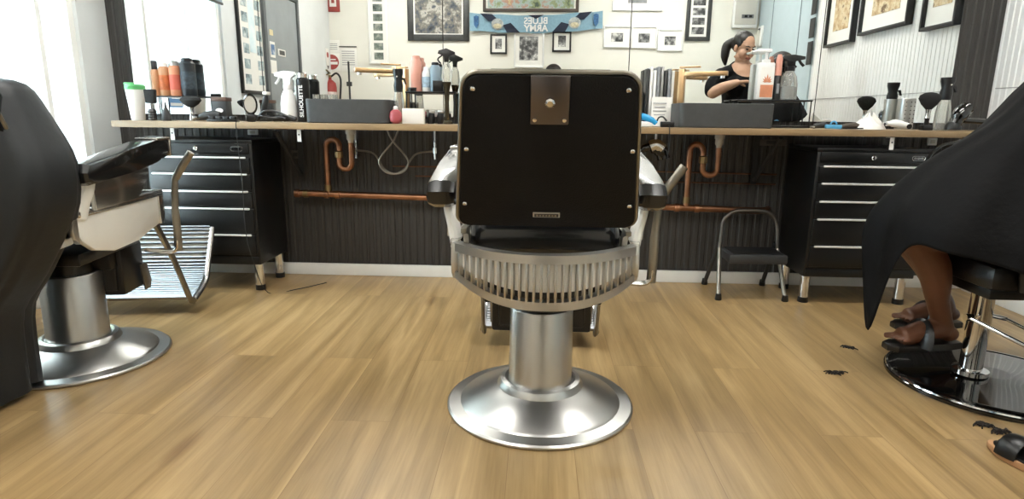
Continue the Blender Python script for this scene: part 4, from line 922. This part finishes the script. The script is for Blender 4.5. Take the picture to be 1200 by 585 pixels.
    mb.build('footrest_ribs', mat('ribbed_aluminium', '#b9bdc4', .3, .9, .05), t)
    return t
chairC = barber_chair('vintage chrome barber chair in the centre, seen from behind', (.025, 1.913, 0))
chairL = copy_tree(chairC); chairL.location = (-1.775, 2.19, 0); chairL.rotation_euler = (0, 0, math.radians(8)); chairL['label'] = 'vintage chrome barber chair near the window, half covered by a cape'

# cape over the left chair
def cape_left():
    t = thing('barber_cape', 'large charcoal cape draped over the left barber chair', 'cape', (0, 0, 0))
    # rounded-rectangle rings round the chair's back, widening to the floor; outline measured on the right side
    lev = [(1.045, .06, -1.74, .03), (1.04, .19, -1.74, .07), (1.01, .225, -1.74, .10), (.95, .255, -1.75, .12), (.86, .30, -1.75, .14), (.79, .325, -1.75, .15), (.70, .32, -1.75, .15), (.62, .30, -1.75, .15),
           (.48, .24, -1.76, .15), (.38, .20, -1.79, .15), (.32, .17, -1.83, .15), (.20, .17, -1.84, .15), (.025, .175, -1.85, .15)]
    mb = MB(); b = mb.b; n = 72; rings = []
    for k, (z, w_, xc, dp) in enumerate(lev):
        ring = []; low_ = min(1, max(0, (1.0-z)/.9))
        for i in range(n):
            a = 2*PI*i/n; c_, s_ = math.cos(a), math.sin(a); e = .62
            x = xc - (.02 if z < .5 else 0) + (w_+(.12 if c_ < 0 else 0))*math.copysign(abs(c_)**e, c_); y = 1.80+dp*math.copysign(abs(s_)**e, s_)
            f = low_*(.014*math.sin(a*9+1.5)+.010*math.sin(a*17))
            ring.append(b.verts.new((x+f*c_, y+f*s_, z+(.008*math.sin(a*5) if k == len(lev)-1 else 0))))
        rings.append(ring)
    for p_, q_ in zip(rings, rings[1:]):
        for i in range(n): b.faces.new((p_[i], p_[(i+1) % n], q_[(i+1) % n], q_[i]))
    b.faces.new(rings[0])
    o = mb.build('cape_cloth', cloth_gry, t, ang=80); s = o.modifiers.new('sub', 'SUBSURF'); s.levels = 1; s.render_levels = 1
    MB().tube([(-1.80+.05*math.cos(a), 1.80+.03*math.sin(a), 1.052) for a in [2*PI*i/20 for i in range(20)]], .006, 8, closed=True).build('neck_band', cloth_gry, t)
cape_left()

# ------------------------------------------------------------------ step stool
def stool():
    t = thing('step_stool', 'folding steel step stool with looped handle against the dark wall', 'step stool', (1.155, 3.17, 0), 0)
    for s in (-1, 1):
        l = MB().tube([(s*.175, .0, .012), (s*.155, .12, .26)], .0115, 12).build('leg', dullmetal, t); MB().lathe([(.016, 0), (.018, .004), (.014, .035)], 14, (s*.175, 0, 0)).build('rubber_foot', blk, l)
        l = MB().tube([(s*.165, .31, .012), (s*.150, .14, .29)], .0115, 12).build('leg', dgrey, t); MB().lathe([(.016, 0), (.018, .004), (.014, .035)], 14, (s*.165, .31, 0)).build('rubber_foot', blk, l)
    P = [(-.155, .12, .26), (-.148, .13, .36)] + [(-.148+.10-.10*math.cos(a), .14, .37+.092*math.sin(a)) for a in [PI/2*i/8 for i in range(1, 9)]]
    P += [(-p[0], p[1], p[2]) for p in P[::-1]]; MB().tube(P, .0115, 12).build('handle_loop', mat('stool_metal', '#6b6762', .4, .9, .1), t)
    bx('tread', (0, .05, .235), (.30, .20, .05), dgrey, t, .012)
    mb = MB()
    for k in range(8): mb.box((0, -.03+.022*k, .2625), (.26, .008, .005), bev=.001)
    mb.build('tread_grip', blk, t)
stool()

# ------------------------------------------------------------------ right chair + client
RC = Vector((1.70, 2.18, 0))
t = thing('styling_chair', 'black styling chair with glossy round base at the right edge', 'styling chair', RC)
MB().lathe([(.33, 0), (.345, .003), (.345, .014), (.335, .020), (.30, .024), (.10, .034), (.06, .04), (.055, .04)], 96).build('base_disc', blkgloss, t, ang=25)
MB().lathe([(.3415, .017), (.339, .0215), (.331, .0225)], 96, cap=False).build('base_rim', bright, t)
MB().lathe([(.055, .036), (.058, .04), (.058, .055), (.045, .06)], 40, (-.085, 0, 0)).build('column_collar', bright, t)
MB().lathe([(.037, .05), (.037, .34), (.04, .345), (.04, .37)], 36, (-.085, 0, 0)).build('column', bright, t)
bx('seat_frame', (.0, 0, .39), (.40, .36, .04), blk, t, .008); bx('seat', (0, 0, .45), (.46, .44, .09), vinyl, t, .03)
MB().box((.25, 0, .72), (.09, .44, .46), (0, .15, 0), bev=.035, seg=4).build('backrest', vinyl, t)
for s in (-1, 1): MB().tube(smoothpath([(-.14, s*.245, .42), (-.17, s*.25, .60), (-.12, s*.25, .655), (.18, s*.25, .66)], 5), .018, 12).build('armrest', vinyl, t)
P0 = at(1135, 372, 2.06)-RC; P1 = at(1215, 412, 1.86)-RC; P2 = at(1175, 372, 2.2)-RC; P3 = at(1215, 392, 2.05)-RC
MB().tube([P0, P1], .007, 12).build('footrest_bar', bright, t); MB().tube([P2, P3], .006, 12).build('footrest_bar', bright, t)
_fp = MB().tube([P0-Vector((.012, 0, 0)), P0+Vector((.012, 0, 0))], .013, 14).build('footrest_knob', bright, t)
MB().tube([P0+(P1-P0)*.12, Vector((-.085, 0, .26))], .008, 10).build('footrest_strut', bright, t); MB().tube([P2+(P3-P2)*.1, Vector((-.085, 0, .27))], .008, 10).build('footrest_strut', bright, t)
MB().tube([P1, P3], .007, 10).build('footrest_bar', bright, t)

# client (seated, facing left), mostly beneath the cape
def foot(mb, ank, d, L=.235, w=.045):
    """one foot: heel under the ankle, toes along d"""
    d = Vector(d).normalized(); n = Vector((-d.y, d.x, 0)); a = Vector(ank)
    fl_ = a.z-.075
    mb.tube([a+Vector((0, 0, .0)), Vector((a.x, a.y, fl_+.035))-d*.02], [.034, .032], 16)
    ell(mb, Vector((a.x, a.y, fl_+.03))-d*.03, (.036, .036, .030))
    mb.tube(smoothpath([Vector((a.x, a.y, fl_+.045))-d*.01, Vector((a.x, a.y, fl_+.045))+d*.06, Vector((a.x, a.y, fl_+.026))+d*.12, Vector((a.x, a.y, fl_+.02))+d*.16], 4), [.036]*4+[.038]*4+[.036]*4+[.026], 16)
    for k in range(5):
        o = Vector((a.x, a.y, fl_+.016))+d*.14+n*(-.034+.017*k); mb.tube([o, o+d*(.044-.004*k)*(1)], [.0085-.0008*k+(.003 if k == 0 else 0)]*2, 10); ell(mb, o+d*(.044-.004*k), (.0085+(.003 if k == 0 else 0)-.0008*k,)*3)
def hand(mb, wrist, d, palmn, curl=.5, sc=1, side=1):
    """palm with five separate fingers; d = towards the fingertips, palmn = out of the palm"""
    w = Vector(wrist); d = Vector(d).normalized(); pn = Vector(palmn).normalized(); sd = d.cross(pn).normalized()*side
    for k in range(5): mb.tube([w, w+d*.045*sc+sd*(-.028+.014*k)*sc, w+d*.085*sc+sd*(-.030+.0195*(k if k < 4 else 3))*sc], [.018*sc, .014*sc, .011*sc], 10)
    for k in range(4):
        L = (.068, .078, .072, .056)[k]*sc; o = w+d*.085*sc+sd*(-.030+.020*k)*sc; p1 = o+(d*math.cos(curl*.6)+pn*math.sin(curl*.6))*L*.45; p2 = p1+(d*math.cos(curl*1.6)+pn*math.sin(curl*1.6))*L*.32; p3 = p2+(d*math.cos(curl*2.3)+pn*math.sin(curl*2.3))*L*.25
        mb.tube([o, p1, p2, p3], [.0098*sc, .009*sc, .0082*sc, .0068*sc], 8); ell(mb, p3, (.0068*sc,)*3)
    o = w+d*.02*sc-sd*.026*sc; p1 = o+(d*.6-sd*.7+pn*.35).normalized()*.036*sc; p2 = p1+(d*.9-sd*.2+pn*.5).normalized()*.032*sc
    mb.tube([o, p1, p2], [.014*sc, .011*sc, .0085*sc], 8); ell(mb, p2, (.0085*sc,)*3)
CL = thing('person', 'seated client in a black cape and dark sandals, one bare leg showing', 'person', (0, 0, 0))
HP = Vector((1.80, 2.14, 1.30))                     # head centre
ank = at(1104, 377, 2.20); ank2 = Vector((1.66, 2.44, ank.z))
kneeN = Vector((1.33, 2.16, .55)); kneeF = Vector((1.36, 2.33, .55))
fdir = Vector((-1, -.15, 0))
def client_body(mb):
    limb(mb, [(1.82, 2.15, .60), (1.80, 2.15, .78), (1.80, 2.15, .98)], [.15, .14, .15])
    ell(mb, (1.80, 2.15, 1.04), (.11, .19, .10)); limb(mb, [(1.80, 2.14, 1.08), HP-Vector((0, 0, .1))], [.055, .052])
    ell(mb, HP, (.095, .078, .118)); ell(mb, HP+Vector((-.03, 0, -.06)), (.065, .055, .06)); ell(mb, HP+Vector((-.098, 0, -.02)), (.018, .012, .02))
    for s in (-1, 1):
        ell(mb, HP+Vector((.005, s*.078, -.01)), (.02, .008, .03))
        limb(mb, [(1.80, 2.15+s*.15, 1.0), (1.74, 2.15+s*.17, .80), (1.56, 2.15+s*.10, .71)], [.05, .04, .03])
        # hand: palm and fingers resting on the thigh
        hand(mb, (1.55, 2.15+s*.10, .71), (-1, -s*.2, -.1), (0, 0, -1), .4, .9, s)
    for kn, an, yy in ((kneeN, ank, 2.08), (kneeF, ank2, 2.24)):
        limb(mb, [(1.80, yy, .575), (1.55, (yy+kn.y)/2, .60), kn], [.095, .085, .06])
        limb(mb, [kn, kn.lerp(an, .35)+Vector((.03, 0, 0)), kn.lerp(an, .75)+Vector((.008, 0, 0)), an], [.058, .056, .037, .034])
        foot(mb, an, fdir)
organic('body', client_body, skinD, CL, .005, 3)
def client_hair(mb):
    ell(mb, HP+Vector((.018, 0, .03)), (.102, .09, .112)); ell(mb, HP+Vector((.05, 0, -.06)), (.06, .075, .09))
organic('hair', client_hair, hair, CL, .007, 2)
def sandal(an, par):
    d = fdir.normalized(); n = Vector((-d.y, d.x, 0)); fz = an.z-.075; sole = []
    out = [(-.075, -.025), (-.085, 0), (-.075, .025), (-.02, .034), (.06, .038), (.14, .048), (.19, .042), (.215, .015), (.21, -.02), (.17, -.044), (.10, -.046), (.02, -.036)]
    P = [Vector((an.x, an.y, 0))+d*u+n*v for u, v in out]
    mb = MB(); mb.prism([(p.x, p.y) for p in P][::-1], 'z', (fz-.026, fz-.001), bev=.005); s_ = mb.build('sandal_sole', blk, par)
    mb = MB(); c_ = Vector((an.x, an.y, fz))+d*.10
    mb.tube([c_+n*(.052*math.cos(a))+Vector((0, 0, -.01+.075*math.sin(a)))-d*.02*math.sin(a) for a in [PI*i/14 for i in range(15)]], .026, 12, flat=(.3, 1, (0, 0, 1)))
    mb.build('sandal_strap', blk, par); return s_
sandal(ank, CL); sandal(ank2, CL)
def client_cape():
    mb = MB(); b = mb.b; n = 120; C0 = Vector((1.80, 2.14))
    front = [(.065, 1.20), (.12, 1.13), (.18, 1.02), (.25, .93), (.36, .84), (.455, .75), (.515, .675), (.552, .61)]
    side = [(.065, 1.20), (.13, 1.15), (.22, 1.07), (.27, .95), (.30, .82), (.32, .70), (.335, .60), (.345, .52)]
    rearp = [(.065, 1.20), (.12, 1.15), (.18, 1.06), (.24, .95), (.34, .85), (.38, .72), (.40, .60), (.41, .50)]
    rings = []
    NL = 11
    for k in range(NL):
        ring = []
        for i in range(n):
            a = 2*PI*i/n; c_, s_ = math.cos(a), math.sin(a)
            wf = max(0, -c_)**2.2; wr = max(0, c_)**2; ws = 1-wf-wr
            kk = min(k, 7); r = wf*front[kk][0]+ws*side[kk][0]+wr*rearp[kk][0]; z = wf*front[kk][1]+ws*side[kk][1]+wr*rearp[kk][1]
            if k > 7:                                  # hanging hem
                deg = math.degrees(a); 
                dip = math.exp(-((deg-181)/7.5)**2)
                drop = .045+.028*max(0, s_*-1) + .40*dip
                z -= drop*(k-7)/3; r += (.004+.004*dip)*(k-7)
            w = min(1, k/6)
            r *= 1+w*(.022*math.sin(a*11+.6)+.016*math.sin(a*19+2))
            # broaden the lap so that the cape covers both knees
            x = C0.x+r*c_; y = C0.y+r*s_ + (.08*wf if k > 3 else 0)
            ring.append(b.verts.new((x, y, z)))
        rings.append(ring)
    for p_, q_ in zip(rings, rings[1:]):
        for i in range(n): b.faces.new((p_[i], p_[(i+1) % n], q_[(i+1) % n], q_[i]))
    o = mb.build('cape', cloth_blk, CL, ang=80); m_ = o.modifiers.new('sub', 'SUBSURF'); m_.levels = 1; m_.render_levels = 1
    m2 = o.modifiers.new('sol', 'SOLIDIFY'); m2.thickness = .003
client_cape()

# ------------------------------------------------------------------ people reflected in the mirror
def face_parts(par, c, fdir_, tilt=0, sc=1, eye_m=eyew):
    """eyes, brows and lips, placed on the front of a head at c facing fdir_"""
    f = Vector(fdir_).normalized(); r = f.cross(Vector((0, 0, 1))).normalized(); u = r.cross(f)
    P = lambda a, b, d: c+f*a+r*b+u*d; E = (0, math.asin(-f.z), math.atan2(f.y, f.x))
    mb = MB()
    for s in (-1, 1): ell(mb, P(.0800, .031*s, .004), (.008, .015, .0055), E, 12)
    mb.build('eyes', eye_m, par)
    mb = MB()
    for s in (-1, 1): mb.tube([P(.088, .014*s, .022), P(.089, .034*s, .030), P(.074, .052*s, .024)], [.003, .0042, .002], 8)
    mb.build('eyebrows', hair, par)
    mb = MB(); mb.tube(smoothpath([P(.0845, -.025, -.064), P(.098, -.006, -.058), P(.0985, 0, -.060), P(.098, .006, -.058), P(.0845, .025, -.064)], 3), .0045, 8); mb.tube(smoothpath([P(.0845, -.022, -.066), P(.099, 0, -.070), P(.0845, .022, -.066)], 4), .0052, 8); mb.build('lips', lips, par)
def head_prims(mb, c, f, ears=True):
    f = Vector(f).normalized(); r = f.cross(Vector((0, 0, 1))).normalized(); u = r.cross(f); ez = math.atan2(f.y, f.x)
    pit = math.asin(max(-1, min(1, -f.z))); E = (0, pit, ez); P = lambda a, b, d: c+f*a+r*b+u*d
    ell(mb, P(-.012, 0, .035), (.096, .074, .085), E); ell(mb, P(.022, 0, -.030), (.066, .060, .080), E)
    ell(mb, P(.050, 0, -.092), (.028, .026, .022), E); ell(mb, P(.062, 0, .030), (.026, .052, .018), E)
    mb.tube([P(.082, 0, .018), P(.100, 0, -.016), P(.108, 0, -.030), P(.088, 0, -.038)], [.008, .010, .012, .010], 10)
    for s in (-1, 1):
        ell(mb, P(.100, .010*s, -.033), (.010, .008, .008), E, 10); ell(mb, P(.052, .038*s, -.036), (.032, .030, .034), E)
        mb.tube([P(.0, .058*s, -.06), P(.045, .025*s, -.098)], [.024, .019], 10)
        if ears: ell(mb, P(-.008, .076*s, -.010), (.018, .008, .030), E); ell(mb, P(.002, .074*s, -.026), (.010, .007, .014), E)
    mb.tube([P(.080, -.022, -.064), P(.094, 0, -.060), P(.080, .022, -.064)], [.006, .010, .006], 10)
# hairdresser: standing behind the client's chair, looking down at the client
WX, WY = 1.73, 1.62
WM = thing('person', 'standing woman in a black scoop neck top, dark hair tied back, working on the client', 'person', (0, 0, 0))
hc = Vector((WX-.05, WY+.04, 1.515)); wf_ = Vector((.36, .80, -.30))
sh = 1.335
def woman_body(mb):
    for s in (-1, 1):
        x = WX-.02+s*.09
        limb(mb, [(x, WY, .92), (x-.005, WY+.02, .50), (x, WY-.01, .10)], [.10, .065, .042])
        foot(mb, (x, WY-.01, .078), (.1*s, 1, 0))
    limb(mb, [(WX-.02, WY-.01, .93), (WX-.02, WY, 1.06), (WX-.03, WY, 1.2), (WX-.04, WY, 1.30)], [.16, .145, .15, .12])
    ell(mb, (WX-.04, WY, 1.31), (.19, .095, .075)); ell(mb, (WX-.10, WY+.09, 1.20), (.085, .07, .08)); ell(mb, (WX+.04, WY+.09, 1.20), (.085, .07, .08))
    ell(mb, (WX-.02, WY+.03, 1.02), (.18, .13, .11))
    limb(mb, [(WX-.04, WY, 1.32), (WX-.045, WY+.015, 1.42), hc-Vector((0, .01, .04))], [.07, .058, .055])
    head_prims(mb, hc, wf_)
    # near arm (left of the reflection): elbow out, forearm forward across
    limb(mb, [(WX-.21, WY, 1.28), (WX-.275, WY+.03, 1.20), (WX-.285, WY+.09, 1.15)], [.062, .056, .047])
    limb(mb, [(WX-.285, WY+.09, 1.15), (WX-.225, WY+.17, 1.19), (WX-.14, WY+.225, 1.225)], [.047, .044, .028])
    hand(mb, (WX-.14, WY+.225, 1.225), (.95, .25, .12), (.1, .1, -1), .7, .95)
    limb(mb, [(WX+.13, WY, 1.30), (WX+.22, WY+.05, 1.14), (WX+.22, WY+.12, 1.08)], [.062, .056, .047])
    limb(mb, [(WX+.22, WY+.12, 1.08), (WX+.20, WY+.24, 1.17), (WX+.15, WY+.33, 1.26)], [.046, .042, .028])
    hand(mb, (WX+.15, WY+.33, 1.26), (-.35, .7, .35), (-.6, .2, -.7), .7, .95, -1)
organic('body', woman_body, skinF, WM, .0045, 3)
def woman_top(mb):
    k = .009
    limb(mb, [(WX-.02, WY-.01, .90), (WX-.02, WY, 1.06), (WX-.03, WY, 1.2), (WX-.04, WY, 1.30)], [.17, .155, .16, .13])
    ell(mb, (WX-.04, WY, 1.31), (.20, .105, .083)); ell(mb, (WX-.10, WY+.09, 1.20), (.095, .08, .09)); ell(mb, (WX+.04, WY+.09, 1.20), (.095, .08, .09)); ell(mb, (WX-.02, WY+.03, 1.02), (.19, .14, .12))
    limb(mb, [(WX-.20, WY, 1.285), (WX-.265, WY+.025, 1.22), (WX-.285, WY+.06, 1.17)], [.073, .068, .062])
    limb(mb, [(WX+.12, WY, 1.305), (WX+.205, WY+.045, 1.19), (WX+.225, WY+.08, 1.12)], [.073, .068, .062])
def neck_cut(mb): ell(mb, (WX-.03, WY+.09, 1.385), (.115, .15, .115))
organic('black_top', woman_top, cloth_blk, WM, .008, 4, cut=neck_cut)
def woman_trousers(mb):
    for s in (-1, 1): limb(mb, [(WX-.02+s*.09, WY, .90), (WX-.02+s*.09, WY+.02, .50), (WX-.02+s*.09, WY-.01, .13)], [.115, .078, .062])
    ell(mb, (WX-.02, WY-.01, .90), (.178, .15, .10))
organic('trousers', woman_trousers, dgrey, WM, .01, 3)
def woman_hair(mb):
    f = wf_.normalized(); r = f.cross(Vector((0, 0, 1))).normalized(); u = r.cross(f); ez = math.atan2(f.y, f.x); pit = math.asin(-f.z)
    ell(mb, hc+u*.043-f*.022, (.094, .083, .086), (0, pit, ez)); ell(mb, hc-f*.065+u*.02, (.05, .068, .075), (0, pit, ez))
    limb(mb, [hc-f*.10-r*.02+u*.03, hc-f*.13-r*.06-u*.02, hc-f*.11-r*.07-u*.10, hc-f*.09-r*.06-u*.16], [.034, .040, .034, .014])
organic('hair', woman_hair, hair, WM, .006, 3)
face_parts(WM, hc, wf_)
for s in (-1, 1): MB().box((WX-.02+s*.09, WY+.05, .03), (.085, .24, .055), bev=.02, seg=3).build('shoe', blk, WM)
# comb held by the hairdresser
t = thing('hair_comb', 'comb held in the standing woman\'s hand', 'comb', (WX-.02, WY+.262, 1.218), .3); bx('spine', (0, 0, 0), (.12, .006, .01), blk, t); 
mb = MB()
for k in range(20): mb.box((-.055+.0055*k, 0, -.012), (.002, .003, .018))
mb.build('teeth', blk, t)
# photographer against the back wall, half crouched, only the hair crown shows in the mirror
PH = thing('person', 'crouching person with dark hair, its crown just above the chair back in the mirror', 'person', (0, 0, 0))
px_, py_ = .165, YB+.155
def photo_body(mb):
    limb(mb, [(px_, py_, .62), (px_, py_, .85), (px_, py_, 1.08)], [.10, .095, .10]); ell(mb, (px_, py_, 1.10), (.19, .085, .08))
    limb(mb, [(px_, py_, 1.14), (px_, py_+.01, 1.30)], [.05, .048]); head_prims(mb, Vector((px_, py_+.015, 1.375)), (0, 1, -.2))
    for s in (-1, 1):
        limb(mb, [(px_+s*.08, py_, .60), (px_+s*.12, py_+.20, .56), (px_+s*.14, py_+.40, .50)], [.09, .08, .06]); limb(mb, [(px_+s*.14, py_+.40, .50), (px_+s*.14, py_+.33, .30), (px_+s*.14, py_+.24, .08)], [.058, .052, .035]); foot(mb, (px_+s*.14, py_+.24, .076), (0, 1, 0))
        limb(mb, [(px_+s*.19, py_, 1.10), (px_+s*.26, py_+.05, .92), (px_+s*.13, py_+.09, .86)], [.048, .04, .028]); hand(mb, (px_+s*.13, py_+.09, .86), (-s*.8, .3, .4), (0, 1, .2), .7, .9, s)
organic('body', photo_body, skinD, PH, .0075, 4)
def photo_clothes(mb):
    limb(mb, [(px_, py_, .60), (px_, py_, .85), (px_, py_, 1.08)], [.108, .102, .108]); ell(mb, (px_, py_, 1.09), (.20, .092, .085))
    for s in (-1, 1): limb(mb, [(px_+s*.19, py_, 1.10), (px_+s*.26, py_+.05, .93)], [.058, .05]); limb(mb, [(px_+s*.08, py_, .60), (px_+s*.12, py_+.20, .56), (px_+s*.14, py_+.40, .50)], [.10, .09, .07]); limb(mb, [(px_+s*.14, py_+.40, .50), (px_+s*.14, py_+.33, .30), (px_+s*.14, py_+.25, .14)], [.068, .062, .05])
organic('dark_clothes', photo_clothes, cloth_blk, PH, .009, 3)
def photo_hair(mb): ell(mb, (px_, py_+.0, 1.425), (.098, .104, .098)); ell(mb, (px_, py_-.03, 1.37), (.09, .075, .09))
organic('hair', photo_hair, hair, PH, .007, 2)
face_parts(PH, Vector((px_, py_+.015, 1.375)), (0, 1, -.2))

# ------------------------------------------------------------------ hair clippings and a sandal on the floor
for i, (px, py, s_, rz, lb) in enumerate(((994, 408, .03, -.4, 'farthest from the camera, beside the glossy base'), (979, 438, .042, .1, 'alone in the middle of the bare floor'), (1152, 499, .04, -.3, 'leftmost in front of the glossy base'),
        (1172, 507, .04, .2, 'middle one in front of the glossy base'), (1190, 522, .05, -.1, 'nearest the bottom right corner'))):
    p = atz(px, py, 0); t = thing('hair_clipping', 'tuft of dark cut hair, '+lb, 'hair tuft', (p.x, p.y, .0005), rz, 'cut hair on the floor')
    mb = MB()
    for k in range(26):
        x0 = random.gauss(0, s_*.35); y0 = random.gauss(0, s_*.16); a = random.gauss(0, .5); L_ = s_*random.uniform(.4, .8)
        mb.tube(smoothpath([(x0-L_/2*math.cos(a), y0-L_/2*math.sin(a), .002), (x0, y0+.004, .006), (x0+L_/2*math.cos(a), y0+L_/2*math.sin(a), .002)], 3), .0022, 5)
    mb.build('strands', hair, t)
p = atz(1203, 545, 0)
t = thing('slipper', 'tan soled black slipper at the bottom right edge', 'slipper', (p.x, p.y, 0), .3)
out = [(.05*math.cos(a)*(1 if math.sin(a) > 0 else .8), .06+.13*math.sin(a)) for a in [2*PI*i/28 for i in range(28)]]
MB().prism([(x, y-.08) for x, y in out], 'z', (.001, .02), bev=.005).build('sole', mat('tan_sole', '#b58a63', .6), t)
MB().prism([(x*.84, (y-.06)*.88-.02) for x, y in out], 'z', (.018, .026), bev=.003).build('insole', blk, t)
MB().tube([(.048*math.cos(a), .03, .015+.05*math.sin(a)) for a in [PI*i/12 for i in range(13)]], .03, 10, flat=(.25, 1, (0, 0, 1))).build('strap', blk, t)

# ------------------------------------------------------------------ light
W = bpy.data.worlds.new('sky'); S.world = W; W.use_nodes = True; N = W.node_tree.nodes; L = W.node_tree.links
bg = N['Background']; bg.inputs[0].default_value = (.80, .92, 1.0, 1); bg.inputs[1].default_value = 9.0
pl = bpy.data.lights.new('window_portal', 'AREA'); pl.shape = 'RECTANGLE'; pl.size = WY1-WY0; pl.size_y = WZ1-WZ0; pl.cycles.is_portal = True
po = bpy.data.objects.new('window_portal', pl); COL.objects.link(po); po.location = (XL-.14, (WY0+WY1)/2, (WZ0+WZ1)/2); po.rotation_euler = (PI/2, 0, -PI/2)
S.view_settings.view_transform = 'Standard'; S.view_settings.look = 'None'; S.view_settings.exposure = 1.5; S.view_settings.gamma = 1; S.view_settings.use_curve_mapping = False
S.cycles.max_bounces = 10; S.cycles.transparent_max_bounces = 12; S.cycles.glossy_bounces = 6
